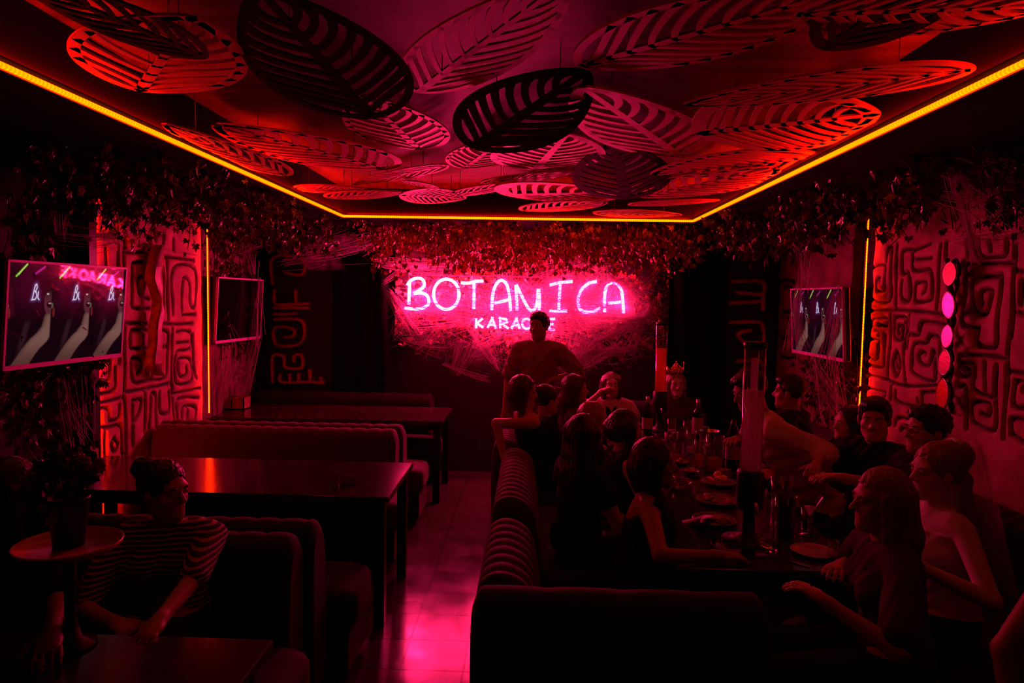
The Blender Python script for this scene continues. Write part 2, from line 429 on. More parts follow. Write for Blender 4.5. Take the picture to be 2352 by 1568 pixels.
LEFT += tr(210, 720, 4.612, "345,100 355,500 365,900 370,1500;370,100 590,105;690,100 870,110 1080,105;860,120 850,300 860,700 880,1180;590,175 430,185 420,340 450,370 580,365;690,175 790,180 815,260 800,500 790,680 640,700 480,735 430,660 425,500 470,470 530,490 535,590 490,640;680,360 790,345;680,470 740,480 745,620 680,640;640,640 640,690;900,195 1050,190 1050,370 940,390 900,440 890,650 910,735 1000,745 1060,690 1050,500 1000,465 930,490 925,620 960,670 1005,640 1000,560;900,310 1040,300;1080,220 1085,600 1110,680;390,830 560,800 840,740;880,850 1100,800 1150,790;565,800 570,1250;445,1400 440,960 450,930 525,910 510,1050 460,1140;620,1230 630,880 680,870 690,1200;725,830 735,1040 820,1040 830,830;750,1170 830,1160;915,1180 925,910 1130,890;970,1180 970,1000 1105,990 1100,1150;1025,1000 1025,1190;120,490 125,560;205,490 195,700 120,725;265,570 260,800 110,850;300,480 300,520;110,950 340,890;110,1200 110,1020 190,1010 205,1130 300,1110 310,970;40,1220 110,1200 200,1200 300,1180 325,1230 320,1450 340,1500;155,1230 155,1500;245,1315 275,1390 245,1465 212,1390 245,1315;50,1370 90,1380 95,1500", fl)
RIGHT = tr(1960, 540, 6.0, "600,120 590,600 580,1020;180,1040 580,1030 1000,1060 1250,1100;1200,130 1190,500 1150,1050;455,370 480,180 530,220 520,600 500,900 260,900 255,700 270,450 430,420 440,600 430,760 325,765 330,600 370,590 360,650;830,200 680,220 665,520 740,510 770,700 765,880 710,910 660,850 665,630;820,200 820,480 1060,480 1090,800 1050,890 870,920 835,850 850,660 990,650 1000,740 950,800;840,330 1070,310;840,200 1060,110;1540,400 1530,800 1500,1150 1530,1270 1720,1290 1700,1500 1750,1540 1940,1540 1980,1250 2030,600 1980,560 1650,600 1620,700 1640,950 1700,1080 1830,1070 1880,900 1890,760 1760,770 1760,950;1540,400 2000,380 2200,390;2230,150 2210,800 2160,1400;1720,50 1730,280 1900,300 2100,270 2110,50;1860,70 1880,220;1560,60 1590,300;1280,100 1280,280;2230,480 2352,500;2340,620 2310,950;2250,1060 2352,1100;250,1150 450,1140 440,1250 340,1230;250,1150 250,1300 330,1330 340,1550;420,1370 420,1560;510,1060 500,1560;775,1080 740,1560;560,1120 730,1150 700,1420 600,1440 560,1380 570,1120;620,1380 610,1260 670,1250 660,1400;790,1370 900,1360 940,1190 1240,1230", fr)
RIGHT += tr(1960, 740, 5.059, "195,0 210,90 280,110 270,400 180,410 170,210 280,200;360,150 350,400 330,520 110,480;430,0 410,400 390,660;600,0 590,400 600,730;480,0 480,190 560,190 570,40;530,130 520,50 560,40;500,330 545,480 500,630 455,480 500,330;490,430 500,540 540,500;670,140 760,140 790,20;990,400 980,200 890,150 840,240 710,250 690,450 700,600 930,680 940,450 910,330 880,480 790,490 760,400 790,340 830,370;110,600 300,640 600,740 1000,720;100,750 350,810 360,860;440,700 430,900;490,800 500,920 730,980 740,890;800,810 800,1000;810,810 980,800;480,1200 500,1110 640,1130;540,1260 560,1220 650,1230;1230,380 1500,380 1780,430;1830,0 1780,430 1770,900 1740,1350;1460,60 1460,250 1640,280 1670,60;1230,460 1380,480 1410,560 1400,780 1620,870 1650,700 1660,500;1240,460 1230,590 1310,630 1350,570 1300,530;1530,460 1530,820;1230,750 1310,770 1300,1230;1640,880 1640,1250 1400,1180 1370,1100 1390,930 1560,950 1560,1090 1480,1060;1800,570 1983,600;1860,680 1860,960 1983,1000;1860,680 1960,690 1960,800;1850,1300 1840,1130 1960,1130;1840,1300 1983,1400;1270,0 1300,40 1450,70", fr)
# the slab runs on beyond the picture: a few more spirals of the same kind
for k in range(3):
    for j in range(4):
        cy, cz = 3.18 - .42 * k, .75 + .5 * j
        RIGHT.append([np.array(q) for q in ((cy + .15, cz - .2), (cy + .15, cz + .2), (cy - .15, cz + .2), (cy - .15, cz - .12), (cy + .07, cz - .12), (cy + .07, cz + .1), (cy - .06, cz + .08))])
M['carved'] = carved_mat('carved_plaster', (.55, .24, .24), (.012, .006, .006))
M['carved3'] = carved_mat('shaded_carved_plaster', (.26, .11, .11), (.012, .006, .006))  # same plaster, its colour darkened to put the far side walls in shade
M['carved2'] = carved_mat('carved_plaster_led_tint', (.85, .22, .12), (.035, .012, .012))  # LED glow on the ridges is put into their orange-red colour
yl1 = at(462, 700, 1)[0]
carved_panel('carved_wall_panel', 'carved maze relief slab behind the live-edge plank and the lit television', 0, PXL, 1, 4.36, 5.86, .02, ZC - .002, PXL - XL, LEFT, w=.0145, depth=.024, step=.0075, m=M['carved'], rounded=.035)
carved_panel('carved_wall_panel', 'wide carved maze relief slab behind the hanging string of tinted ovals', 0, PXR, -1, 2.0, 5.14, .02, ZC - .002, XR - PXR, RIGHT, w=.013, depth=.022, step=.0075, m=M['carved'], rounded=.035)
# raised spirals on the back wall corners
YC = 7.14
fb = lambda x, y: (lambda p: np.array([p[0], p[2]]))(at(x, y, YC))
BL = tr(600, 630, 5.227, "170,190 175,350 360,360 570,350;420,200 430,340;160,400 570,405;160,480 430,470;170,540 500,555 490,820 200,845 170,640 390,650 395,740 290,750;150,1300 150,985 280,985 300,1110 490,1120 490,970 410,975 400,1040;240,1200 260,1290 600,1290 750,1310;350,1200 355,1280;455,1200 460,1280;590,1150 600,1280;715,1240 740,1300;150,120 150,-200 500,-190 500,0 300,-20", fb)
BR = tr(1640, 450, 2.851, "110,830 290,825 320,880 310,960 200,960 160,900 240,880;110,700 310,690;120,560 310,560 310,640 160,630;150,1080 300,1080 300,1200 180,1200 180,1140 250,1140;320,740 320,640", fb)
carved_panel('carved_wall_panel', 'back wall relief of raised spirals tinted with LED glow beside the dark drape', 1, YC, -1, XL + .18, -1.95, .9, ZC - .002, YB - YC, BL, w=.020, depth=.045, raised=True, m=M['carved2'], rounded=.02)
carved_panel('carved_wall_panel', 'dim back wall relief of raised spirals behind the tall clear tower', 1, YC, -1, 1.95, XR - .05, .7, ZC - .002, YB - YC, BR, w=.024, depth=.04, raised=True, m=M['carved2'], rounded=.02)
# far parts of the side walls
f2 = lambda x, y: (lambda p: np.array([p[1], p[2]]))(on_x(x, y, XR - .07))
FR = tr(1640, 450, 2.851, "440,760 510,770 500,910 450,900 460,800 490,810 485,870;440,960 440,1030;500,950 500,1030;430,1050 470,1060 550,1080 540,1350;490,1110 520,1110 525,1200;580,1250 640,1250 630,1400;590,1380 585,1300 610,1300;430,930 520,930;430,740 430,560 520,560;450,700 450,600 500,600;560,1090 660,1130", f2)
carved_panel('carved_wall_panel', 'narrow carved relief strip just beyond the wall television with green beams', 0, XR - .07, -1, 5.5, 7.1, .02, ZC - .002, .07, FR, w=.018, m=M['carved3'], rounded=.02)
f3 = lambda x, y: (lambda p: np.array([p[1], p[2]]))(on_x(x, y, XL + .07))
FL = tr(440, 450, 2.851, "390,1130 490,1130 490,1230 420,1240 420,1170 470,1170;400,1290 480,1260;400,1330 470,1310;395,1110 400,800;430,1080 430,800 490,790", f3)
carved_panel('carved_wall_panel', 'narrow carved relief strip below the switched-off television', 0, XL + .07, 1, 5.9, 7.1, .02, ZC - .002, .07, FL, w=.018, m=M['carved3'], rounded=.02)
# upright LED ropes on the panel edges
def upright_led(nm, label, x, y, z0, z1, gaps=()):
    t = thing(nm, label, 'light strip', (x, y, z0))
    MB().box(-.006, .006, -.004, .018, 0, z1 - z0).build('channel', M['silicone'], t)
    MB().tube([(0, -.004, 0), (0, -.004, z1 - z0)], .0042, 8).build('led_run', M['led_z'], t)
    return t
upright_led('led_rope', 'upright amber LED rope on the edge of the slab with the plank', PXL + .035, 5.885, .8, ZC - .02)
upright_led('led_rope', 'upright amber LED rope on the edge of the slab with the ovals', PXR - .03, 5.17, .8, ZC - .02)
h = upright_led('led_rope', 'upright LED rope shielded on the slab edge behind the lit television', PXL + .012, 4.368, .3, ZC - .02)
[c for c in h.children if c.name.startswith('led_run')][0].location = (0, .030, 0)
MB().box(XL - PXL - .01, .030, -.09, -.012, -.28, ZC - .32).build('shield', M['black'], h)
# ------------------------------------------------------------ neon signs
YS = 7.03
M['neon'] = mat_emit('pink_neon_tube', NEON)
M['neon_holder'] = mat('clear_holder', (.3, .2, .22), .3)
def neon_sign(name, label, text, ox, oy, sc, r):
    t = None; letters = []
    for L in text.strip().split('|'):
        letters.append([[at(ox + float(c.split(',')[0]) / sc, oy + float(c.split(',')[1]) / sc, YS) for c in s.split()] for s in L.split(';')])
    allp = np.array([p for l in letters for s in l for p in s]); c = allp.mean(0)
    t = thing(name, label, 'neon sign', c)
    for l in letters:
        mb = MB()
        for s in l: mb.tube([p - c for p in smooth_line(s, 5)], r, 7)
        mb.build('letter', M['neon'], t)
    mb = MB()
    for l in letters:
        for s in l:
            for p in (s[0], s[-1]): mb.tube([p - c, p - c + np.array([0, .12, 0])], .004, 6)
    mb.build('wall_holder', M['neon_holder'], t)
    return t
def ell(cx, cy, rx, ry): return ' '.join('%.0f,%.0f' % (cx + rx * math.sin(a * .3927), cy - ry * math.cos(a * .3927)) for a in range(17))
BOT = ["80,400 170,410 240,405 300,370 310,330 290,280 240,258 170,262 200,245 255,205 265,160 240,125 190,120 140,140 105,185;128,160 122,280 120,375",
 ell(475, 270, 120, 143), "615,163 690,165 750,150 825,145;735,150 737,280 735,410",
 "905,420 912,300 935,200 985,140 1040,165 1070,260 1085,430;930,355 1000,340 1065,325", "1145,425 1140,300 1135,185 1160,230 1200,310 1250,400 1285,425 1330,380 1345,220;1350,220 1357,320 1355,420",
 "1455,185 1560,160 1670,150;1555,165 1545,300 1540,420;1450,430 1540,432 1620,430", "1900,150 1820,170 1750,240 1725,330 1740,410 1800,440 1880,430 1930,395",
 "1975,440 1975,300 1990,210 2040,165 2100,180 2140,260 2155,450;2010,355 2070,350 2130,345"]
KAR = ["757,498 757,590;820,500 765,545 825,585", "865,590 910,500 945,595;880,560 930,560", "985,590 985,500 1040,505 1050,535 1000,550 1065,595", "1090,595 1140,505 1170,595;1105,565 1160,565",
 ell(1237, 550, 42, 46), "1340,500 1340,597;1405,502 1350,548 1405,597", "1505,505 1450,505 1450,605 1505,605;1450,555 1490,555"]
KAR = [';'.join(' '.join(p.split()) for p in k.split(';')) for k in KAR]
def straight(txt):      # keep block letters crisp: repeat corner points
    out = []
    for s in txt.split(';'):
        q = s.split()
        out.append(' '.join([q[0]] + [x for p in q[1:-1] for x in (p, p)] + [q[-1]]) if len(q) < 10 else s)
    return ';'.join(out)
neon_sign('neon_sign', 'large pink neon word BOTANICA on the back wall', '|'.join(BOT), 910, 610, 4.126, .0155)
neon_sign('neon_sign', 'small pink neon word KARAOKE behind the standing person', '|'.join(straight(k) for k in KAR), 910, 610, 4.126, .0118)

# ------------------------------------------------------------ televisions
def screen_mat(name, rough=.03):
    m, nt, b = _mat(name)
    a = nt.nodes.new('ShaderNodeAttribute'); a.attribute_name = 'picture'
    b.inputs['Base Color'].default_value = (.006, .005, .006, 1); b.inputs['Roughness'].default_value = rough
    b.inputs['Specular IOR Level'].default_value = .55
    nt.links.new(a.outputs['Color'], b.inputs['Emission Color']); b.inputs['Emission Strength'].default_value = .75
    return m
M['screen'] = screen_mat('lit_glossy_screen')
M['screen_off'] = mat('dark_glossy_screen', (.006, .005, .006), .05)
def seg(u, v, a, b):
    d = (b[0] - a[0], b[1] - a[1]); L = d[0] ** 2 + d[1] ** 2 + 1e-9
    t = np.clip(((u - a[0]) * d[0] + (v - a[1]) * d[1]) / L, 0, 1)
    return np.hypot(u - a[0] - t * d[0], v - a[1] - t * d[1])
def picture(nu, nv):
    """the screen shows one upright clip three times side by side: a singer's raised arm and open mouth, a neon 'B', green and pink beams"""
    U, V = np.meshgrid(np.linspace(0, 1, nu), np.linspace(0, 1, nv), indexing='ij')
    C = np.zeros((nu, nv, 3)); C[:] = (.006, .001, .004)
    T = (U * 3) % 1.0
    def put(mask, col, add=False):
        for k in range(3): C[..., k] = C[..., k] + mask * col[k] if add else C[..., k] * (1 - mask) + mask * col[k]
    put(np.exp(-((T - .45) / .35) ** 2 - ((V - .25) / .22) ** 2) * .5, (.10, .0, .022), True)
    put((1 - smoothstep(.03, .09, np.abs(T - (.46 - .55 * (V - .60))))) * smoothstep(.53, .62, V) * (1 - smoothstep(.75, .95, V)) * .8, (.035, .010, .018))   # dark sleeve behind
    e = ((T - .945) / .125) ** 2 + ((V - .385) / .140) ** 2
    put((1 - smoothstep(.65, 1.15, e)) * smoothstep(.2, .40, V), (.10, .022, .036))                 # face
    put(1 - smoothstep(.6, 1.2, ((T - .955) / .075) ** 2 + ((V - .408) / .034) ** 2), (.02, .001, .004))   # open mouth
    put(1 - smoothstep(.4, 1.3, ((T - .96) / .042) ** 2 + ((V - .398) / .009) ** 2), (.40, .24, .26))   # teeth
    put(1 - smoothstep(.4, 1.3, ((T - .905) / .034) ** 2 + ((V - .302) / .009) ** 2), (.6, .46, .46))   # eye
    put(1 - smoothstep(.4, 1.3, ((T - .905) / .055) ** 2 + ((V - .27) / .012) ** 2), (.012, .002, .004))   # brow
    vv = [.48, .52, .63, .70, .744, .79, .85, .91, .97, 1.02]
    lf = np.interp(V, vv, [.88, .86, .80, .68, .56, .47, .37, .28, .19, .12]); rt = np.interp(V, vv, [.99, .99, .99, .99, .985, .92, .77, .66, .57, .50])
    arm = smoothstep(-.03, .05, T - lf) * (1 - smoothstep(-.03, .03, T - rt)) * smoothstep(.49, .53, V)
    put(arm, (.22, .10, .085)); put(arm * smoothstep(.72, 1.0, V) * .75, (.07, .018, .014)); put(arm * smoothstep(.14, .0, T - lf) * .5, (.08, .03, .025))
    put((1 - smoothstep(.9, 1.1, ((T - .06) / .028) ** 2 + ((V - .49) / .05) ** 2)), (.16, .012, .012)); put((1 - smoothstep(.9, 1.2, ((T - .0) / .05) ** 2 + ((V - .42) / .03) ** 2)), (.09, .09, .05))
    B = [(.545, .355), (.575, .27), (.60, .215), (.63, .205), (.645, .235), (.62, .27), (.595, .28), (.63, .285), (.645, .32), (.615, .355), (.53, .362)]
    d = np.full(U.shape, 9.0)
    for a, b in zip(B[:-1], B[1:]): d = np.minimum(d, seg(T / 3 * 1.65, V, (a[0] / 3 * 1.65, a[1]), (b[0] / 3 * 1.65, b[1])))
    for a, b in zip([(.675, .28), (.67, .34)], [(.67, .34), (.70, .36)]): d = np.minimum(d, seg(T / 3 * 1.65, V, (a[0] / 3 * 1.65, a[1]), (b[0] / 3 * 1.65, b[1])))
    put(np.exp(-(d / .02) ** 2) * .5, (.22, .10, .5), True); put(1 - smoothstep(.003, .0075, d), (.95, .85, 1.0))
    for (a, b, col, w) in (((.40, .015), (.17, .135), (.28, .75, .05), .009), ((.40, .015), (.22, .12), (.6, .9, .2), .004), ((.80, .03), (.60, .10), (.45, .012, .25), .011)):
        d = seg(T / 3 * 1.65, V, (a[0] / 3 * 1.65, a[1]), (b[0] / 3 * 1.65, b[1])); put(1 - smoothstep(w * .6, w * 1.3, d), col)
    return C
def tv(label, c, n, w, h, on=True):
    """c: centre, n: outward normal; screen faces n, long side level"""
    n = np.array(n, float); n /= np.linalg.norm(n)
    r = np.cross([0, 0, 1.], n); r /= np.linalg.norm(r); u = np.cross(n, r)      # r: to the viewer's right
    t = bpy.data.objects.new('television', None); COL.objects.link(t); tag(t, label, 'television')
    t.matrix_world = Matrix([[r[i], u[i], n[i], c[i]] for i in range(3)] + [[0, 0, 0, 1]])
    b = .013
    mb = MB(); mb.box(-w / 2, w / 2, -h / 2, h / 2, -.05, -.006, .008); mb.box(-w / 4, w / 4, -h / 4, h / 4, -.085, -.045); mb.build('body', M['black'], t)
    mb = MB()
    for q in ((-w / 2, w / 2, h / 2 - b, h / 2), (-w / 2, w / 2, -h / 2, -h / 2 + b * 1.9), (-w / 2, -w / 2 + b, -h / 2, h / 2), (w / 2 - b, w / 2, -h / 2, h / 2)): mb.box(*q, -.012, .008)
    mb.build('bezel', M['bezel'], t)
    nu, nv = (300, 170) if on else (2, 2)
    X = np.linspace(-w / 2 + b * .9, w / 2 - b * .9, nu); Y = np.linspace(h / 2 - b * .9, -h / 2 + b * 1.8, nv)
    V = np.stack([*np.meshgrid(X, Y, indexing='ij'), np.zeros((nu, nv))], -1).reshape(-1, 3)
    I = np.arange(nu * nv).reshape(nu, nv); Fq = np.stack([I[:-1, :-1], I[:-1, 1:], I[1:, 1:], I[1:, :-1]], -1).reshape(-1, 4)
    o = raw_mesh('screen', V, Fq, M['screen'] if on else M['screen_off'], t)
    if on:
        P = picture(nu, nv); a = o.data.attributes.new('picture', 'FLOAT_COLOR', 'POINT')
        a.data.foreach_set('color', np.concatenate([P.reshape(-1, 3), np.ones((nu * nv, 1))], 1).astype(np.float32).ravel())
    # wall arm behind
    wl = -1 if c[0] < 0 else 1
    d = np.array([(XL + .07 if c[1] > 6 else XL) if wl < 0 else XR - .07, c[1], c[2]]) - np.array(c)
    loc = ROT3(r, u, n).T @ d
    MB().tube([(0, 0, -.08), loc], .018, 8).build('wall_arm', M['black'], t)
    return t
def ROT3(r, u, n): return np.stack([r, u, n], 1)
TVL_P, TVL_N = np.array([-2.756, 4.03, 1.713]), np.array([1.219, -.101, -.108])
tv('glossy wall television mirroring the neon word, mounted before the carved slab with the plank', TVL_P, TVL_N, .945, .60)
tv('switched-off dark television with pink cobweb across its corner', (-2.748, 6.411, 1.70), (1.0, -.07, -.06), .87, .595, False)
tv('wall television showing green beams behind a pink cobweb veil', (2.30, 5.555, 1.70), (-1, -.02, -.07), .95, .555)
# ------------------------------------------------------------ cut-out leaf panels hung under the ceiling
M['leaf_board'] = mat('painted_leaf_board', (.88, .2, .26), .45, noise=.22, nscale=5, spec=.3)
M['leaf_dark'] = mat('silhouette_leaf_board', (.03, .012, .014), .55)  # unlit leaves seen as silhouettes: the shade is in the board colour
M['wire'] = mat('hanging_wire', (.3, .2, .2), .4, metal=.6)
def leaf_panel(label, base, tip, side, z, tilt=(0, 0), nv=8, rim=.105, mid=.105, vein=.075, blunt=.5, dark=False, th=.008, curve=.25, roll=0.0):
    """base, tip, side: pixels of the stalk end, the point and the widest place on one edge; z: height under the frame, tilt = (dz/dx, dz/dy)"""
    c0 = on_z(*[(a + b) / 2 for a, b in zip(base, tip)], z)
    n = np.array([-tilt[0], -tilt[1], 1.0]); n /= np.linalg.norm(n)
    B, T, S = (on_plane(*p, c0, n) for p in (base, tip, side))
    ax = T - B; L = np.linalg.norm(ax); ax /= L; sd = np.cross(n, ax)
    if sd.dot(S - B) < 0: pass
    W = abs(sd.dot(S - B))
    # outline half width along t in 0..1 (0 stalk, 1 tip)
    def hw(t):
        t = np.clip(t, 0, 1); return W * (np.sin(np.pi * t ** (.72 + .28 * blunt)) ** (.62)) * (1 - .25 * t * (1 - blunt))
    def P2(t, s): return (L * t, s)
    mb = MB()
    def strip(pts, ws):
        """flat bar of varying width through 2-D points, th thick"""
        pts = np.array(pts, float); nn = len(pts); vs = []
        for i in range(nn):
            d = pts[min(i + 1, nn - 1)] - pts[max(i - 1, 0)]; d /= (np.linalg.norm(d) + 1e-9); q = np.array([-d[1], d[0]])
            w = ws[i] if hasattr(ws, '__len__') else ws
            for s, zz in ((-1, -th / 2), (1, -th / 2), (1, th / 2), (-1, th / 2)):
                vs.append((*(pts[i] + q * s * w / 2), zz))
        fs = [(0, 1, 2, 3), tuple((nn - 1) * 4 + k for k in (3, 2, 1, 0))]
        for i in range(nn - 1):
            for k in range(4): fs.append((i * 4 + k, i * 4 + (k + 1) % 4, i * 4 + 4 + (k + 1) % 4, i * 4 + 4 + k)[::-1])
        mb.add(vs, fs, False)
    r = rim * W
    ts = np.linspace(0, 1, 36); ts = .5 - .5 * np.cos(np.pi * ts)
    for s in (-1, 1): strip([P2(t, s * max(hw(t) - r * .5, .0)) for t in ts], r * 1.15)
    strip([P2(t, 0) for t in np.linspace(0, 1, 8)], list(np.linspace(mid * W * 1.7, mid * W * .7, 8)))
    for k in range(nv):
        t0 = .03 + .86 * k / nv
        for s in (-1, 1):
            pts = []
            t1 = min(t0 + .20 + .10 * (1 - t0), .985)
            for q in np.linspace(0, 1, 7):
                t = t0 + (t1 - t0) * (q ** (1 + curve)); pts.append(P2(t, s * q * max(hw(t) - r * .4, 0)))
            vw = min(vein * W, .30 * L * .86 / nv); strip(pts, list(np.linspace(vw * 1.05, vw * 1.5, 7)))
    o = bpy.data.objects.new('leaf_panel', None); COL.objects.link(o)
    tag(o, label, 'hanging leaf', 'cut-out leaves under the ceiling')
    o.matrix_world = Matrix([[ax[i], sd[i], n[i], B[i]] for i in range(3)] + [[0, 0, 0, 1]])
    mb.build('leaf_board', M['leaf_dark'] if dark else M['leaf_board'], o)
    Mi = np.array([ax, sd, n])
    for t in (.22, .8):
        p = B + ax * L * t; q = np.array([p[0], p[1], ZR])
        if RX0 < p[0] < RX1 and p[1] < RY and q[2] > p[2]:
            a, b = Mi @ (p - B), Mi @ (q - B); MB().tube([a, b], .0022, 5).build('hanging_wire', M['wire'], o)
    return o
LP = leaf_panel
LP('wide oval cut-out leaf tilted toward the room over the middle of the ceiling', (962, 210), (1300, -45), (925, 118), 2.66, (0, -.03), nv=9)
LP('big round-ended cut-out leaf beside the middle oval one', (1336, 150), (1960, -30), (1520, 5), 2.66, (0, 0.0), nv=9, blunt=.7)
LP('big silhouetted cut-out leaf with red showing through its holes', (1898, 108), (2300, -150), (1868, 20), 2.62, (0, -.15), nv=7, dark=True, rim=.16, mid=.12, vein=.09)
LP('red pointed leaf reaching out over the LED rope near the ceiling wire', (1830, 30), (2420, 12), (2140, 84), 2.60, nv=8)
LP('long slim red leaf with its sharp tip by the LED rope', (2230, 158), (1572, 240), (1880, 163), 2.585, nv=9, blunt=.25, rim=.13, mid=.10, vein=.08)
LP('blunt broad red leaf under the long slim one', (1610, 305), (2004, 262), (1830, 344), 2.60, nv=9, blunt=.9, rim=.10)
LP('straight-edged pointed red leaf above the slanting LED rope', (1884, 357), (1500, 402), (1740, 404), 2.60, nv=10, blunt=.2, rim=.10, vein=.075)
LP('small red leaf slanting below the straight-edged pointed one', (1480, 452), (1782, 384), (1640, 447), 2.59, nv=9, blunt=.5)
LP('thin edge-on leaf over the far LED rope, longest of the thin ones', (1445, 470), (1652, 459), (1550, 471), 2.60, nv=9, blunt=.3)
LP('slim flat leaf closest to the far LED rope corner', (1366, 487), (1563, 494), (1460, 499), 2.575, nv=9, blunt=.3)
LP('small round-ended leaf below the brightest pink leaf', (1203, 483), (1390, 462), (1270, 488), 2.60, nv=9, blunt=.7)
LP('brightest pink leaf with curled side veins near the neon word', (1172, 447), (1432, 440), (1290, 413), 2.62, (0, .045), nv=8, rim=.12, mid=.12, vein=.11)
LP('rounded long pink leaf overlapping the brightest one', (1022, 452), (1196, 417), (1095, 426), 2.62, nv=9, blunt=.8, rim=.14)
LP('small diamond leaf with a slanting midrib over the far LED rope', (924, 447), (1064, 455), (985, 430), 2.62, nv=9, blunt=.6)
LP('slim leaf floating behind the brightest pink one', (1108, 421), (1322, 393), (1200, 398), 2.66, nv=9, blunt=.4)
LP('slanting feather-like leaf with hooked veins', (1026, 378), (812, 424), (905, 390), 2.64, nv=8, blunt=.3, rim=.12)
LP('stubby leaf tucked under the feather-like one', (925, 414), (1008, 431), (965, 427), 2.62, nv=6, blunt=.7)
LP('small orange leaf by the corner of the LED rope', (673, 434), (842, 433), (740, 423), 2.60, nv=9, blunt=.6)
LP('edge-on orange leaf hanging on a rod by the rope corner', (754, 453), (925, 440), (840, 457), 2.59, nv=9, blunt=.3)
LP('dim pointed leaf with its tip toward the lit television side', (880, 388), (497, 285), (690, 283), 2.66, nv=9, blunt=.3)
LP('sharp red leaf almost touching the slanting LED rope', (655, 402), (377, 284), (505, 366), 2.575, nv=8, blunt=.2, rim=.14, mid=.11, vein=.1)
LP('blunt red leaf partly under a silhouetted one, by the plank side', (322, 206), (440, 40), (147, 108), 2.62, nv=7, blunt=.8, rim=.12, mid=.1)
LP('silhouetted leaf at the picture top with red light in its slots', (470, 130), (20, -60), (190, 60), 2.62, (0, -.10), nv=7, dark=True, rim=.14, mid=.12, vein=.09)
LP('huge silhouetted leaf with a rounded edge, barely lit', (850, 268), (600, -20), (944, 150), 2.62, (0, -.20), nv=9, dark=True, rim=.09)
LP('half-hidden pink leaf beside the huge silhouetted one', (962, 342), (835, 220), (1012, 268), 2.70, nv=8)
LP('silhouetted oval leaf tilted down in the middle of the ceiling', (1092, 338), (1345, 165), (1004, 272), 2.60, (0, -.28), nv=8, dark=True, rim=.13, mid=.14, vein=.11)
LP('bright pink oval leaf beside the tilted silhouetted one', (1566, 360), (1340, 200), (1622, 280), 2.64, (0, .04), nv=8, rim=.11, mid=.12, vein=.09)
LP('wide pink oval leaf below the tilted silhouetted one', (1230, 389), (1302, 308), (1121, 352), 2.66, (0, .03), nv=9)
LP('pale oval leaf behind the wide pink oval', (1068, 386), (1160, 316), (1018, 360), 2.72, nv=8)
LP('silhouetted oval leaf tilted down before the bright pink one', (1440, 454), (1408, 332), (1549, 388), 2.61, (0, -.22), nv=8, dark=True, rim=.12, mid=.16, vein=.10)
LP('faint leaf lying flat above the orange corner leaf', (690, 352), (876, 388), (795, 388), 2.70, nv=9, blunt=.4)
# ------------------------------------------------------------ ivy
def mat_leaf(name, col):
    m, nt, b = _mat(name)
    tc = nt.nodes.new('ShaderNodeTexCoord'); n = nt.nodes.new('ShaderNodeTexNoise'); n.inputs['Scale'].default_value = 9
    nt.links.new(tc.outputs['Object'], n.inputs['Vector'])
    r = nt.nodes.new('ShaderNodeValToRGB'); r.color_ramp.elements[0].position = .35; r.color_ramp.elements[1].position = .65
    r.color_ramp.elements[0].color = (*[c * .5 for c in col], 1); r.color_ramp.elements[1].color = (*[c * 1.5 for c in col], 1)
    nt.links.new(n.outputs['Fac'], r.inputs[0]); nt.links.new(r.outputs[0], b.inputs['Base Color'])
    b.inputs['Roughness'].default_value = .28; b.inputs['Specular IOR Level'].default_value = .6
    return m
M['ivy'] = mat_leaf('ivy_leaf_glow_tint', (.42, .16, .06))  # leaf colour raised to carry the LED glow on the lit garlands
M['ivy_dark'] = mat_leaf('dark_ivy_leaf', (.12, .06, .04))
IVY = np.array([(0, -.1), (.28, -.32), (.62, -.12), (.42, .16), (.55, .52), (.22, .46), (0, 1.0), (-.22, .46), (-.55, .52), (-.42, .16), (-.62, -.12), (-.28, -.32)])
def add_ivy_leaf(V, Fc, p, s, g):
    d = np.array([g.gauss(0, .5), g.gauss(0, .5), -1 + g.gauss(0, .35)]); d /= np.linalg.norm(d)
    a = np.array([g.gauss(0, 1), g.gauss(0, 1), g.gauss(0, .6)]); a -= a.dot(d) * d; a /= np.linalg.norm(a); nrm = np.cross(a, d)
    o = len(V)
    V.append(p + nrm * .12 * s)
    for x, y in IVY: V.append(p + a * x * s + d * (y + .1) * s - nrm * .12 * s * abs(x))
    for k in range(12): Fc.append((o, o + 1 + k, o + 1 + (k + 1) % 12))
def inroom(p, m):
    """keep a point m clear of the walls, slabs and soffit"""
    p = np.array(p, float)
    lo = (PXL if 4.2 < p[1] < 5.95 else XL + (.07 if p[1] > 5.85 else 0)) + m; hi = (PXR if p[1] < 5.2 else XR - (.07 if p[1] > 5.45 else 0)) - m
    p[0] = min(max(p[0], lo), hi); p[1] = min(p[1], YB - m); p[2] = min(p[2], ZC - .004)
    return p
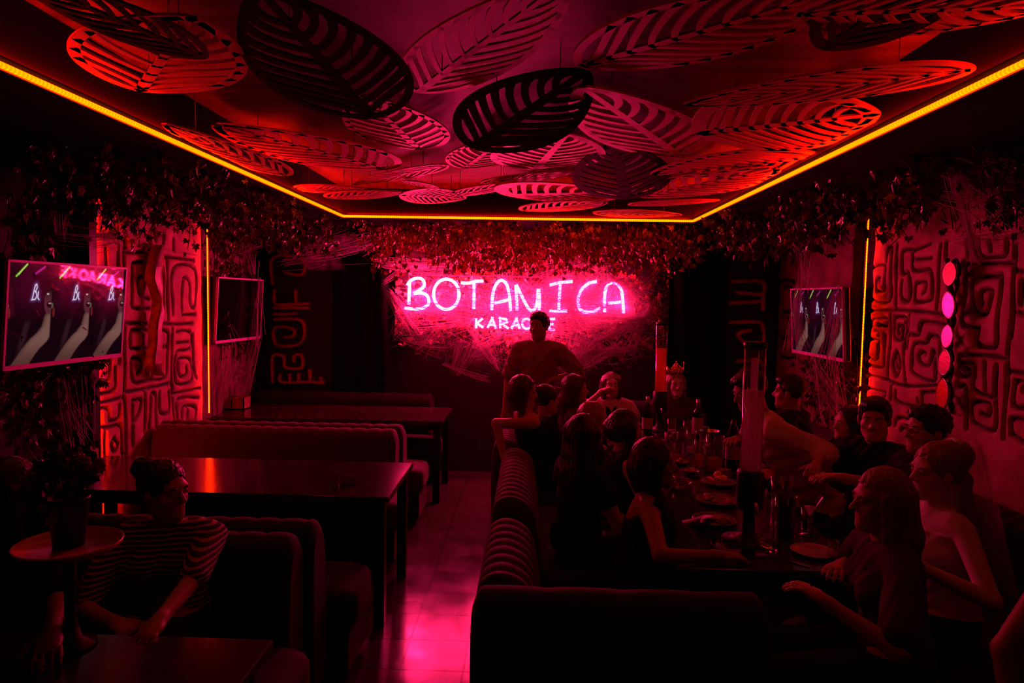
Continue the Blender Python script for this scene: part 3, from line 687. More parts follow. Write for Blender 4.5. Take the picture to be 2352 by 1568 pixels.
def ivy(label, cells, n, size, m, seed, strands=24, group='ivy garlands'):
    """cells: function(g) -> start point and hanging length; leaves grow along hanging stems"""
    g = random.Random(seed); V = []; Fc = []; st = MB()
    c0 = np.array(cells(g)[0])
    t = thing('ivy_garland', label, 'ivy', c0, 0, group)
    per = max(1, n // strands)
    for k in range(strands):
        p, ln, dr = cells(g); p = np.array(p) - c0
        pts = [p]; q = p.copy()
        for j in range(5):
            q = q + np.array([g.gauss(0, .03) + dr[0] * ln / 5, g.gauss(0, .02) + dr[1] * ln / 5, -ln / 5 * (1 if dr[2] else 0) + g.gauss(0, .01)]); pts.append(q)
        pts = [inroom(p + c0, .01) - c0 for p in pts]; st.tube(pts, .0035, 4, cap=False)
        for i in range(per):
            u = g.random() ** .9 * 4.999; a = int(u); x = pts[a] + (pts[a + 1] - pts[a]) * (u - a)
            add_ivy_leaf(V, Fc, inroom(x + c0 + np.array([g.gauss(0, .035), g.gauss(0, .035), g.gauss(0, .03)]), size * 1.2) - c0, size * g.uniform(.6, 1.25), g)
    st.build('stem', M['vine'], t)
    raw_mesh('foliage', np.array(V), np.array(Fc), m, t, False)
    return t
names = ['over the word start', 'over the word middle', 'over the word end', 'beyond the word']
for i, (x0, x1, n, nm) in enumerate(((-1.62, -.75, 900, 'thick lit ivy hanging above the start of the neon word'), (-.8, .05, 1300, 'thick lit ivy hanging above the middle of the neon word'), (0.0, .8, 1300, 'thick lit ivy hanging above the end of the neon word'), (.75, 1.6, 800, 'sparser lit ivy beyond the end of the neon word'))):
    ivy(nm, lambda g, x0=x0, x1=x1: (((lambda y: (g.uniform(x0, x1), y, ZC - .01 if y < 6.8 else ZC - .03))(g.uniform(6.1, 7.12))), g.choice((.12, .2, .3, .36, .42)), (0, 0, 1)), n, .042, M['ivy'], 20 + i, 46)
for i, (y0, y1, n, nm) in enumerate(((5.2, 6.6, 650, 'ivy over the switched-off television by the rope corner'), (4.2, 5.3, 600, 'ivy over the carved slab with the plank'), (3.1, 4.3, 650, 'dark ivy high above the lit glossy television'))):
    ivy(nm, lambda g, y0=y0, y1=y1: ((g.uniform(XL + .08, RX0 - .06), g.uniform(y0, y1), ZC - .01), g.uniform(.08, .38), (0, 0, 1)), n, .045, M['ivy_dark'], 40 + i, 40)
for i, (y0, y1, n, nm) in enumerate(((5.3, 6.9, 800, 'ivy hanging in the back corner over the wall television with green beams'), (4.2, 5.4, 650, 'ivy over the edge of the slab with the ovals'), (3.0, 4.3, 500, 'dark ivy above the slab with the ovals, under the draped cobweb'))):
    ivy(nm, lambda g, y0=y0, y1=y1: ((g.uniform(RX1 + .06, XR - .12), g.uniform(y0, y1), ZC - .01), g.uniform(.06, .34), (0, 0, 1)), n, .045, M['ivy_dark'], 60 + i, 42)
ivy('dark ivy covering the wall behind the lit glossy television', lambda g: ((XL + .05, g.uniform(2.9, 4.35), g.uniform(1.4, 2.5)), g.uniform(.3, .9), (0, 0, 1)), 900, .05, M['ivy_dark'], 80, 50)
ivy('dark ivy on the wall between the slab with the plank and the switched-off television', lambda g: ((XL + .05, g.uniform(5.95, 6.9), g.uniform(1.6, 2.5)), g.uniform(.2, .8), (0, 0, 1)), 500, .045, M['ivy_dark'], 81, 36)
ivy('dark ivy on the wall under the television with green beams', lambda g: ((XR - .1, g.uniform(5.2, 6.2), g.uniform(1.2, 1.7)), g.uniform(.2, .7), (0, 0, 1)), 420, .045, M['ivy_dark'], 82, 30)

# leafy mat behind the neon word
def hedge():
    g = random.Random(5); V = []; Fc = []
    for i in range(2600):
        x = g.gauss(-.03, .72); z = g.gauss(1.80, .22)
        if abs(x) > 1.42 or z < 1.3 or z > 2.25: continue
        add_ivy_leaf(V, Fc, np.array([x, g.uniform(7.07, 7.13), z]), .05 * g.uniform(.5, 1.3), g)
    o = raw_mesh('leafy_backing', np.array(V), np.array(Fc), M['ivy'], None, False)
    return tag(o, 'mat of artificial leaves on the wall behind the neon word', 'foliage', None, 'stuff')
hedge()

# ------------------------------------------------------------ stretched cobwebs
def web_mat(name, col):
    return mat_translucent(name, col, .93, (1, 1, 1))
M['web'] = web_mat('cobweb_fibre', (.82, .64, .70))
def gauze_mat(name, dens):
    m = bpy.data.materials.new(name); m.use_nodes = True
    nt = m.node_tree; nt.nodes.clear()
    tc = nt.nodes.new('ShaderNodeTexCoord')
    n = nt.nodes.new('ShaderNodeTexNoise'); n.inputs['Scale'].default_value = 5; n.inputs['Detail'].default_value = 8; n.inputs['Distortion'].default_value = .8
    nt.links.new(tc.outputs['Object'], n.inputs['Vector'])
    r = nt.nodes.new('ShaderNodeMapRange'); r.inputs[1].default_value = .38; r.inputs[2].default_value = .75; r.inputs[3].default_value = 0; r.inputs[4].default_value = dens
    nt.links.new(n.outputs['Fac'], r.inputs[0])
    d = nt.nodes.new('ShaderNodeBsdfDiffuse'); d.inputs[0].default_value = (.8, .62, .68, 1)
    tl = nt.nodes.new('ShaderNodeBsdfTranslucent'); tl.inputs[0].default_value = (.8, .62, .68, 1)
    a = nt.nodes.new('ShaderNodeMixShader'); a.inputs[0].default_value = .5
    t = nt.nodes.new('ShaderNodeBsdfTransparent'); b = nt.nodes.new('ShaderNodeMixShader'); o = nt.nodes.new('ShaderNodeOutputMaterial')
    nt.links.new(d.outputs[0], a.inputs[1]); nt.links.new(tl.outputs[0], a.inputs[2])
    at_ = nt.nodes.new('ShaderNodeAttribute'); at_.attribute_name = 'thickness'; mu = nt.nodes.new('ShaderNodeMath'); mu.operation = 'MULTIPLY'
    nt.links.new(r.outputs[0], mu.inputs[0]); nt.links.new(at_.outputs['Fac'], mu.inputs[1])
    nt.links.new(mu.outputs[0], b.inputs[0]); nt.links.new(t.outputs[0], b.inputs[1]); nt.links.new(a.outputs[0], b.inputs[2]); nt.links.new(b.outputs[0], o.inputs[0])
    return m
M['gauze'] = gauze_mat('cobweb_gauze', .55); M['gauze_thin'] = gauze_mat('thin_cobweb_gauze', .22)
class Web:
    def __init__(s, name, label, seed):
        s.g = random.Random(seed); s.mb = MB(); s.gz = MB(); s.th = []; s.name = name; s.label = label
    def strand(s, a, b, w0, sag=0.0, wob=0.0, n=4):
        g = s.g; w = w0 * 2.2; a = np.array(a, float); b = np.array(b, float); d = b - a; L = np.linalg.norm(d) + 1e-9
        s1 = np.cross(d, [g.gauss(0, 1), g.gauss(0, 1), g.gauss(0, 1)]); s1 /= np.linalg.norm(s1) + 1e-9; s2 = np.cross(d / L, s1)
        vs = []; ph = g.uniform(0, 6.28); wv = wob * L
        for i in range(n):
            t = i / (n - 1); p = a + d * t - np.array([0, 0, sag * L * 4 * t * (1 - t)]) + s1 * wv * math.sin(ph + 3 * t) * math.sin(math.pi * t)
            for k in range(3):
                c = k * 2.094; vs.append(p + w * .5 * (math.cos(c) * s1 + math.sin(c) * s2))
        fs = [(i * 3 + k, i * 3 + (k + 1) % 3, i * 3 + 3 + (k + 1) % 3, i * 3 + 3 + k) for i in range(n - 1) for k in range(3)]
        s.mb.add(vs, fs)
    def pull(s, a, b, n, sa, sb, w=.0012, sag=.02, wob=.02):
        """a skein pulled between two places, spread sa / sb wide at its ends"""
        g = s.g
        for i in range(n):
            o = [g.gauss(0, 1), g.gauss(0, .35), g.gauss(0, 1)]
            p = np.array(a) + np.array(o) * sa; q = np.array(b) + np.array([x + g.gauss(0, .5) for x in o]) * sb
            s.strand(p, q, w * g.uniform(.5, 1.5), sag * g.uniform(0, 1.6), wob * g.uniform(0, 1.5))
    def tangle(s, cen, rad, n, w=.001, ylo=-.05, yhi=.02, ln=.35):
        g = s.g
        for i in range(n):
            p = np.array([cen[0] + g.gauss(0, rad[0]), cen[1] + g.uniform(ylo, yhi), cen[2] + g.gauss(0, rad[1])])
            a = g.uniform(0, math.pi); L = g.uniform(.3, 1) * ln
            q = p + np.array([math.cos(a) * L, g.uniform(-.03, .03), math.sin(a) * L])
            s.strand(p, q, w * g.uniform(.5, 1.5), g.uniform(-.05, .08), .05)
    def sheet(s, pts, sag=.02, n=8):
        """thin veil over four corners a-b-c-d, edges drawn in"""
        a, b, c, d = [np.array(p, float) for p in pts]; P = []
        for i in range(n + 1):
            u = i / n; row = []
            for j in range(n + 1):
                v = j / n; p = (a * (1 - u) + b * u) * (1 - v) + (d * (1 - u) + c * u) * v
                m_ = (a + b + c + d) / 4; e = (4 * u * (1 - u) + 4 * v * (1 - v)) / 2; k = .18 * ((1 - 4 * u * (1 - u)) * 4 * v * (1 - v) + (1 - 4 * v * (1 - v)) * 4 * u * (1 - u))
                row.append(p + (m_ - p) * k - np.array([0, 0, sag * e]))
            P.append(row)
        s.gz.grid(P); s.th += [min(1, 3.2 * (i / n) * (1 - i / n) * 4 * (j / n) * (1 - j / n) * 1.2) for i in range(n + 1) for j in range(n + 1)]
    def done(s, gauze='gauze'):
        s.mb.v = [tuple(inroom(v, .006)) for v in s.mb.v]; s.gz.v = [tuple(inroom(v, .008)) for v in s.gz.v]
        t = thing(s.name, s.label, 'cobweb', s.mb.v[0], 0, 'stretched cobwebs'); c = np.array(s.mb.v[0])
        s.mb.v = [tuple(np.array(v) - c) for v in s.mb.v]; s.gz.v = [tuple(np.array(v) - c) for v in s.gz.v]
        s.mb.build('threads', M['web'], t)
        if s.gz.v:
            v = s.gz.build('veil', M[gauze], t); v.data.attributes.new('thickness', 'FLOAT', 'POINT').data.foreach_set('value', s.th)
        return t
A = lambda x, y, Y: at(x, y, Y)
# the big tangle over and below the neon word
w = Web('cobweb', 'dense pink cobweb tangled over and below the neon word', 1)
hubs = [(1160, 640), (1285, 640), (1390, 705), (1330, 720), (1180, 700), (1000, 660), (1480, 735), (1430, 640), (1105, 760), (1330, 760), (930, 700), (1250, 760), (1370, 780), (1060, 690), (1310, 690), (1230, 650)]
H = [A(x, y, 6.98 - .05 * (i % 3)) for i, (x, y) in enumerate(hubs)]
for i in range(46):
    a, b = w.g.sample(range(len(H)), 2)
    w.pull(H[a], H[b], w.g.randint(5, 11), .012, w.g.uniform(.03, .10), .0011, .0, .015)
for cx, cy, rx, rz, n in ((1000, 690, .22, .13, 200), (1120, 720, .22, .13, 240), (1240, 690, .25, .13, 240), (1360, 700, .26, .12, 420), (1310, 680, .12, .10, 260), (1400, 690, .12, .10, 260), (1440, 760, .22, .16, 260), (1180, 790, .30, .12, 260), (1020, 800, .22, .1, 170), (1330, 810, .18, .14, 220), (1250, 830, .3, .10, 160), (1440, 800, .14, .10, 120), (940, 740, .14, .10, 140)):
    c = A(cx, cy, 6.99); w.tangle(c, (rx, rz), n if cy < 770 else n // 2, .0010, -.05 if 1280 < cx < 1420 else .05, .12, .30 if cy < 770 else .16)
for (a, b, n, sa, sb) in (((905, 570), (1000, 590), 14, .02, .08), ((1000, 590), (1110, 575), 16, .05, .02), ((870, 655), (945, 600), 10, .01, .02), ((945, 600), (960, 545), 12, .02, .01), ((880, 605), (1030, 612), 18, .02, .03), ((1030, 612), (1108, 560), 14, .03, .02), ((1280, 600), (1450, 575), 22, .03, .05), ((1300, 590), (1400, 620), 20, .03, .04), ((1400, 630), (1480, 690), 24, .01, .04), ((1400, 640), (1500, 660), 20, .01, .05), ((1340, 750), (1500, 720), 18, .03, .03), ((1370, 785), (1495, 715), 18, .01, .03), ((1370, 785), (1300, 830), 12, .01, .03), ((1355, 805), (1460, 800), 16, .01, .03), ((1150, 770), (1080, 810), 14, .03, .03), ((1080, 760), (1130, 830), 14, .01, .03), ((930, 780), (1010, 790), 14, .02, .05), ((1020, 835), (1120, 870), 10, .01, .02), ((1060, 780), (1040, 850), 12, .03, .01), ((1250, 630), (1300, 610), 16, .1, .03), ((895, 670), (960, 760), 22, .02, .05), ((960, 760), (1080, 740), 22, .05, .03), ((1500, 690), (1440, 800), 14, .02, .05), ((1330, 770), (1305, 870), 26, .06, .02), ((1360, 780), (1330, 850), 18, .06, .03)):
    w.pull(A(*a, 7.0), A(*b, 7.0), int(n * 1.8), sa, sb, .0011, .03, .03)
for (a, b, n, sa, sb) in (((1010, 760), (960, 805), 20, .05, .02), ((1090, 780), (1050, 860), 22, .05, .015), ((1120, 790), (1145, 850), 22, .05, .015), ((1180, 790), (1215, 850), 16, .05, .02), ((1400, 790), (1430, 830), 18, .06, .02), ((1450, 770), (1500, 800), 18, .05, .02), ((930, 730), (905, 770), 16, .05, .02), ((1470, 650), (1520, 610), 14, .04, .02), ((1480, 700), (1515, 760), 16, .04, .02), ((1300, 860), (1420, 800), 20, .02, .03)):
    w.pull(A(*a, 7.02), A(*b, 7.02), n, sa, sb, .0011, .04, .05)
for q in (((900, 650), (1120, 645), (1110, 790), (950, 760)), ((1100, 640), (1300, 625), (1300, 780), (1100, 780)), ((1290, 630), (1480, 660), (1490, 760), (1300, 790)), ((1130, 750), (1420, 770), (1380, 860), (1180, 860)), ((960, 760), (1150, 780), (1110, 860), (1000, 830)), ((1180, 620), (1330, 610), (1330, 660), (1180, 665))):
    if q[0][0] > 1200 or q[0][1] > 740: w.sheet([A(*p, 6.96) for p in q], .02)
    w.sheet([A(p[0] + 8, p[1] - 6, 7.08) for p in q], .01)
w.done()
# webs in the ivy above the word
w = Web('cobweb', 'pink cobweb slung in the ivy above the first letters of the neon word', 2)
for (a, b, n, sa, sb) in (((700, 585), (830, 555), 26, .03, .06), ((830, 555), (900, 530), 30, .08, .04), ((760, 520), (700, 580), 24, .03, .02), ((860, 600), (1000, 612), 22, .03, .04), ((650, 600), (760, 570), 20, .04, .05), ((690, 560), (800, 540), 18, .03, .03)):
    w.pull(A(*a, 6.75), A(*b, 6.75), n, sa, sb, .0013, .03, .03)
for q in (((690, 560), (780, 520), (900, 530), (840, 590)), ((840, 590), (1010, 600), (1000, 622), (880, 612)), ((660, 590), (790, 560), (800, 620), (700, 625))):
    w.sheet([A(*p, 6.75) for p in q], .03)
w.done()
w = Web('cobweb', 'pink cobweb hung from the rope corner above the last letters of the neon word', 12)
for (a, b, n, sa, sb) in (((1460, 560), (1570, 530), 26, .02, .10), ((1560, 535), (1620, 582), 26, .05, .01), ((1590, 520), (1612, 560), 5, .01, .01), ((1480, 520), (1480, 560), 18, .06, .02), ((1330, 600), (1430, 585), 18, .04, .04), ):
    w.pull(A(*a, 6.75), A(*b, 6.75), n, sa, sb, .0013, .03, .03)
w.sheet([A(*p, 6.75) for p in ((1440, 565), (1490, 520), (1610, 540), (1620, 580))], .03)
w.done()
w = Web('cobweb', 'dim cobweb strung between the plank slab and the ivy by the slanting rope', 3)
for (a, b, n, sa, sb, Y) in (((338, 528), (440, 455), 20, .02, .02, 4.9), ((440, 455), (450, 440), 14, .03, .01, 4.9), ((338, 530), (480, 500), 24, .02, .03, 4.9), ((480, 500), (560, 495), 26, .02, .02, 5.2), ((560, 495), (535, 435), 10, .01, .01, 5.2), ((535, 435), (475, 455), 9, .01, .02, 5.2), ((475, 455), (490, 490), 10, .02, .02, 5.2), ((370, 570), (450, 585), 3, .004, .004, 5.3)):
    w.pull(A(*a, Y), A(*b, Y), n, sa, sb, .0012, .03, .03)
w.sheet([A(338, 528, 4.9), A(445, 450, 4.9), A(480, 500, 5.0), A(400, 530, 4.9)])
w.done('gauze_thin')
w = Web('cobweb', 'dim cobweb hanging in the ivy above the lit glossy television', 13)
for (a, b, n, sa, sb, Y) in (((262, 420), (270, 560), 12, .01, .02, 4.4), ((215, 560), (275, 545), 18, .03, .02, 4.3), ((60, 520), (270, 545), 10, .03, .02, 4.1), ((130, 480), (135, 540), 12, .05, .02, 3.9)):
    w.pull(A(*a, Y), A(*b, Y), n, sa, sb, .0012, .03, .03)
w.sheet([A(10, 520, 3.9), A(130, 470, 3.9), A(270, 540, 4.2), A(120, 560, 4.0)])
w.done('gauze_thin')
w = Web('cobweb', 'cobweb hanging below the lit glossy television', 4)
for (a, b, n, sa, sb, Y) in (((60, 870), (110, 860), 12, .02, .03, 4.0), ((110, 860), (190, 1000), 24, .02, .06, 4.15), ((130, 880), (160, 1040), 20, .04, .03, 4.1), ((60, 960), (90, 1040), 10, .04, .05, 3.9), ((190, 880), (200, 990), 18, .05, .04, 4.2), ((10, 950), (90, 870), 12, .04, .02, 3.9)):
    w.pull(A(*a, Y), A(*b, Y), n, sa, sb, .0012, .03, .04)
w.sheet([A(90, 870, 4.1), A(205, 880, 4.2), A(205, 1020, 4.2), A(130, 1030, 4.1)]); w.sheet([A(0, 940, 3.9), A(80, 900, 3.9), A(120, 1000, 3.9), A(20, 1060, 3.9)])
w.done('gauze_thin')
w = Web('cobweb', 'cobweb draped below and across the switched-off television', 5)
for (a, b, n, sa, sb, Y) in (((495, 660), (525, 790), 16, .01, .05, 6.25), ((595, 640), (590, 780), 20, .01, .03, 6.6), ((590, 780), (565, 900), 24, .03, .03, 6.6), ((520, 800), (500, 960), 16, .06, .02, 6.2), ((540, 830), (520, 900), 20, .05, .05, 6.3), ((510, 830), (470, 960), 12, .02, .01, 6.1), ((570, 580), (580, 630), 16, .05, .02, 6.6), ((480, 600), (600, 560), 14, .02, .04, 6.5)):
    w.pull(A(*a, Y), A(*b, Y), n, sa, sb, .0013, .02, .04)
w.sheet([A(497, 660, 6.2), A(505, 640, 6.2), A(530, 790, 6.2), A(498, 790, 6.2)]); w.sheet([A(575, 640, 6.55), A(602, 640, 6.55), A(600, 780, 6.55), A(585, 790, 6.55)]); w.sheet([A(500, 800, 6.3), A(600, 790, 6.6), A(570, 900, 6.6), A(500, 950, 6.3)])
w.done()
w = Web('cobweb', 'pink cobweb veil across and around the television with green beams', 6)
for (a, b, n, sa, sb, Y) in (((1835, 660), (1822, 800), 22, .02, .04, 5.6), ((1830, 730), (1850, 800), 14, .01, .04, 5.6), ((1930, 660), (1900, 830), 26, .02, .06, 5.1), ((1860, 600), (1850, 660), 24, .06, .03, 5.4), ((1870, 830), (1940, 930), 26, .05, .08, 5.2), ((1840, 520), (1850, 640), 8, .02, .02, 5.6), ((1920, 830), (1925, 960), 18, .06, .05, 5.1)):
    w.pull(A(*a, Y), A(*b, Y), n, sa, sb, .0012, .01, .03)
w.sheet([A(1818, 670, 5.7), A(1840, 665, 5.6), A(1865, 790, 5.5), A(1822, 810, 5.6)]); w.sheet([A(1905, 660, 5.0), A(1936, 655, 5.0), A(1940, 832, 5.0), A(1895, 822, 5.0)]); w.sheet([A(1840, 560, 5.5), A(1900, 560, 5.4), A(1900, 655, 5.3), A(1840, 660, 5.5)]); w.sheet([A(1850, 840, 5.4), A(1935, 840, 5.2), A(1940, 960, 5.2), A(1870, 930, 5.4)])
w.done()
w = Web('cobweb', 'large dim cobweb draped from the ceiling rope down to the slab with the ovals', 7)
for (a, b, n, sa, sb, Y) in (((2060, 300), (2180, 390), 34, .03, .02, 3.6), ((2180, 390), (2245, 600), 26, .02, .01, 3.5), ((2090, 270), (2350, 400), 24, .03, .05, 3.3), ((2190, 400), (2350, 510), 22, .02, .05, 3.3), ((2165, 450), (2350, 470), 14, .02, .06, 3.4), ((2250, 440), (2236, 600), 12, .03, .01, 3.5), ((2190, 395), (2240, 440), 12, .01, .02, 3.5), ((2200, 560), (2352, 540), 18, .03, .05, 3.4)):
    w.pull(A(*a, Y), A(*b, Y), n, sa, sb, .0011, .02, .03)
w.sheet([A(2060, 290, 3.6), A(2352, 380, 3.2), A(2352, 520, 3.2), A(2200, 400, 3.5)]); w.sheet([A(2180, 400, 3.5), A(2250, 440, 3.5), A(2352, 560, 3.3), A(2240, 590, 3.5)])
w.done('gauze_thin')
# ------------------------------------------------------------ black drapes on the back wall
def drape(label, x0, x1, z0, z1, y, seed, m):
    g = random.Random(seed); P = []
    for i in range(61):
        u = i / 60; x = x0 + (x1 - x0) * u; row = []
        for j in range(13):
            v = j / 12; z = z1 + (z0 - z1) * v
            row.append((x, y + .03 * math.sin(u * 2 * math.pi * (x1 - x0) * 5 + math.sin(v * 3 + seed)) + .01 * math.sin(v * 9 + u * 20), z))
        P.append(row)
    o = MB().grid(P).build('drape', m); md = o.modifiers.new('thick', 'SOLIDIFY'); md.thickness = .008
    return tag(o, label, 'curtain')
drape('black drape hanging between the raised spirals and the start of the neon word', -2.05, -1.40, .1, ZC - .03, 7.02, 1, M['black_cloth'])
drape('black drape hanging between the end of the neon word and the tall clear tower', 1.42, 2.0, .1, ZC - .03, 7.02, 2, M['black_cloth'])
# ------------------------------------------------------------ banquettes and tables
def cushion_back(name, L, prof, rib, amp, m, parent, axis, org, flip=1):
    """upholstered back: profile (depth, z) swept along L with rounded channels. axis 'x' or 'y' is the long way"""
    pf = smooth_line(prof, 5); n = int(L / .012) + 1; P = []
    cen = np.mean(pf, 0)
    for i in range(n + 1):
        s = L * i / n; c = abs(math.sin(math.pi * s / rib)) ** .6; e = min(s, L - s); k = 1 - .5 * (1 - min(1, e / .035)) ** 2
        row = []
        for q in pf:
            d = q - cen; r = np.linalg.norm(d) + 1e-9; w = 1 if q[1] > .5 else max(0, (q[1] - .2) / .3)
            p = cen + d * (1 - (1 - k) * .35) + d / r * (amp * (c - .6) * w)
            row.append((s, flip * p[0], p[1]))
        P.append(row)
    if axis == 'y': P = [[(b, a, c) for a, b, c in r] for r in P]
    P = [[tuple(np.array(q) + org) for q in r] for r in P]
    mb = MB().grid(P)
    for r in (P[0], P[-1]):
        mb.add(r, [tuple(range(len(r)))])
    return mb.build(name, m, parent)
PROF = [(0, .06), (0, .45), (.0, .74), (.03, .83), (.10, .85), (.17, .80), (.19, .66), (.21, .44), (.2, .06), (.1, .055), (0, .06)]
def seat_cushion(name, x0, x1, y0, y1, z0, z1, m, parent, r=.06):
    """puffy box with rounded edges"""
    N = 14; P = []
    cx, cy, cz = (x0 + x1) / 2, (y0 + y1) / 2, (z0 + z1) / 2; hx, hy, hz = (x1 - x0) / 2, (y1 - y0) / 2, (z1 - z0) / 2
    mb = MB(); vs = []; nu, nv = 56, 16
    for j in range(nv + 1):
        ph = math.pi * j / nv
        for i in range(nu):
            th = 2 * math.pi * i / nu
            d = np.array([math.cos(th) * math.sin(ph), math.sin(th) * math.sin(ph), -math.cos(ph)])
            e = 9.0
            k = (abs(d[0]) ** e + abs(d[1]) ** e + abs(d[2]) ** e) ** (-1 / e)
            p = d * k
            vs.append((cx + hx * p[0], cy + hy * p[1], cz + hz * p[2] * (1 + .04 * (1 - p[0] ** 2) * (1 - p[1] ** 2))))
    fs = [(j * nu + i, j * nu + (i + 1) % nu, (j + 1) * nu + (i + 1) % nu, (j + 1) * nu + i) for j in range(nv) for i in range(nu)]
    mb.add(vs, fs); return mb.build(name, m, parent)
def bench(label, x0, x1, yb, d, seat, m):
    """banquette with its long back at y = yb, seat toward d (+1 away from the viewer, -1 toward)"""
    t = thing('banquette', label, 'sofa', ((x0 + x1) / 2, yb, 0))
    o = np.array([x0 - (x0 + x1) / 2, 0, 0])
    cushion_back('backrest', x1 - x0, PROF, .115, .010, m, t, 'x', o, d)
    a, b = (.215 * d, seat * d); y0, y1 = min(a, b), max(a, b)
    seat_cushion('seat', o[0], -o[0] + .12, y0, y1, .26, .46, m, t)
    MB().box(o[0] + .02, -o[0] + .09, y0 + .02, y1 - .02, .05, .27, .01).build('plinth', M['velvet_dark'], t)
    MB().box(o[0] + .06, -o[0] + .03, y0 + .06, y1 - .06, 0.0, .05).build('kickboard', M['black'], t)
    return t
bench('plum banquette with its back to the dim middle table, facing the far table', XL + .13, -.96, 5.17, 1, .66, M['velvet'])
bench('plum banquette behind the empty middle table, its top edge scalloped', XL + .13, -.98, 5.155, -1, .68, M['velvet'])
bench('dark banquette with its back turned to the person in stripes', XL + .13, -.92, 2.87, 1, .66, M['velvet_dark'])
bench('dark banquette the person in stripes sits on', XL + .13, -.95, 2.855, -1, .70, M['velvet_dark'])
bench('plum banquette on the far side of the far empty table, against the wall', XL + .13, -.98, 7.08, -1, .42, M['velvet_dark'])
def table(label, x0, x1, y0, y1, legs, z=.75):
    t = thing('table', label, 'table', ((x0 + x1) / 2, (y0 + y1) / 2, 0)); w, d = (x1 - x0) / 2, (y1 - y0) / 2
    MB().box(-w, w, -d, d, z - .035, z, .004).build('tabletop', M['table'], t)
    MB().box(-w + .05, w - .05, -d + .05, d - .05, z - .09, z - .035).build('apron', M['table_leg'], t)
    for sx, sy in legs:
        x, y = sx * (w - .06), sy * (d - .06)
        MB().box(x - .03, x + .03, y - .03, y + .03, 0, z - .035, .003).build('leg', M['table_leg'], t)
    return t
L4 = ((1, 1), (1, -1), (-1, 1), (-1, -1))
table('empty dark table in the middle booth, mirroring the red rope', XL + .12, -.757, 3.67, 4.46, L4)
table('empty dark table in the far booth by the switched-off television', XL + .12, -.757, 5.99, 6.76, L4)
table('dark table before the person in stripes, cut by the picture edge', XL + .12, -.80, 1.42, 2.10, L4)
# long party table
TX0, TX1, TY0, TY1 = .63, 1.42, 2.78, 6.05
table('long dark party table crowded with glasses and plates', TX0, TX1, TY0, TY1, L4)
# channel-backed banquette along the aisle
def aisle_piece(label, x, y0, y1, m, sc=1.0):
    t = thing('banquette', label, 'sofa', (x, (y0 + y1) / 2, 0)); L = y1 - y0
    pf = [(0, .06), (-.005, .45), (0, .72), (.03, .81), (.11, .83), (.20, .77), (.235, .62), (.25, .45), (.24, .06), (.1, .055), (0, .06)]
    cushion_back('backrest', L, pf, .088, .016, m, t, 'y', np.array([0, -L / 2, 0]), 1)
    seat_cushion('seat', .245, .70, -L / 2 + .01, L / 2 - .01, .26, .46, m, t)
    MB().box(.2, .68, -L / 2 + .03, L / 2 - .03, .04, .27, .01).build('plinth', M['velvet_dark'], t)
    MB().box(.05, .6, -L / 2 + .06, L / 2 - .06, 0, .04).build('kickboard', M['black'], t)
    return t
aisle_piece('ribbed aisle banquette section by the standing person', -.25, 4.82, 5.74, M['velvet'])
aisle_piece('ribbed aisle banquette section in the middle, ribs lit pink', -.175, 3.40, 4.62, M['velvet'])
aisle_piece('ribbed aisle banquette section at the near corner', -.18, 2.42, 3.16, M['velvet'])
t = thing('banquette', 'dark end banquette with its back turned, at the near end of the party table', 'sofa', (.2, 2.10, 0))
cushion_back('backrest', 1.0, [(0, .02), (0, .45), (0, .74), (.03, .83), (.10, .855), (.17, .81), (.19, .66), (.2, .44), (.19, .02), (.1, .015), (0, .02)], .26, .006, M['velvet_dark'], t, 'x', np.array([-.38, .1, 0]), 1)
MB().box(-.37, .61, .12, .27, 0, .02).build('kickboard', M['black'], t)
# bench along the right wall
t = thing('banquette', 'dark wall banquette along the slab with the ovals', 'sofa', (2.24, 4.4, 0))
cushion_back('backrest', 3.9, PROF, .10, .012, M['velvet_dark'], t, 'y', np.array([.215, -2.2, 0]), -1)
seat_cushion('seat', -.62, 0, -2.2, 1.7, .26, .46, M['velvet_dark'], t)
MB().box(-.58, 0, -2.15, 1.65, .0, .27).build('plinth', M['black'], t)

# ------------------------------------------------------------ live-edge plank and hanging ovals
def plank():
    pts = [(405, 562), (398, 600), (392, 640), (398, 680), (400, 720), (397, 760), (396, 800), (398, 850), (408, 862)]
    t = None; C = [on_x(350 + (x - 400) , y, PXL + .035) for x, y in pts]
    c = C[0]; t = thing('live_edge_plank', 'dark live-edge wooden plank hanging on the carved slab', 'wall decoration', c)
    P = []; g = random.Random(3)
    Z = [q[2] for q in C][::-1]; Yv = [q[1] for q in C][::-1]
    for k in range(60):
        z = Z[0] + (Z[-1] - Z[0]) * k / 59; y = np.interp(z, Z, Yv); u = k / 59
        hw = (.045 + .03 * math.sin(u * 7 + 1) + .012 * math.sin(u * 19)) * min(1, 8 * u + .2, 8 * (1 - u) + .2)
        P.append([np.array([c[0] + .0 + dx, y + s * hw, z]) - c for dx, s in ((0, -1), (.05, -1.0), (.065, -.8), (.07, .0), (.065, .75), (.03, 1.05), (0, 1))])
    mb = MB().grid(P); mb.add(P[0], [tuple(range(7))]); mb.add(P[-1], [tuple(range(7))[::-1]]); mb.build('board', M['bark'], t)
    Q = [[r[2] + np.array([.004, 0, 0]), r[3] + np.array([.006, 0, 0]), r[3] + np.array([.006, .012 * math.sin(i * .5) + .02, 0])] for i, r in enumerate(P)][6:50]
    MB().grid(Q).build('cut_face', M['bark_cut'], t)
    return t
plank()
def oval_mat(name, col, rough=.3): return mat(name, col, rough, metal=.75, spec=.7, noise=.12, nscale=40, bump=.15, bscale=60)
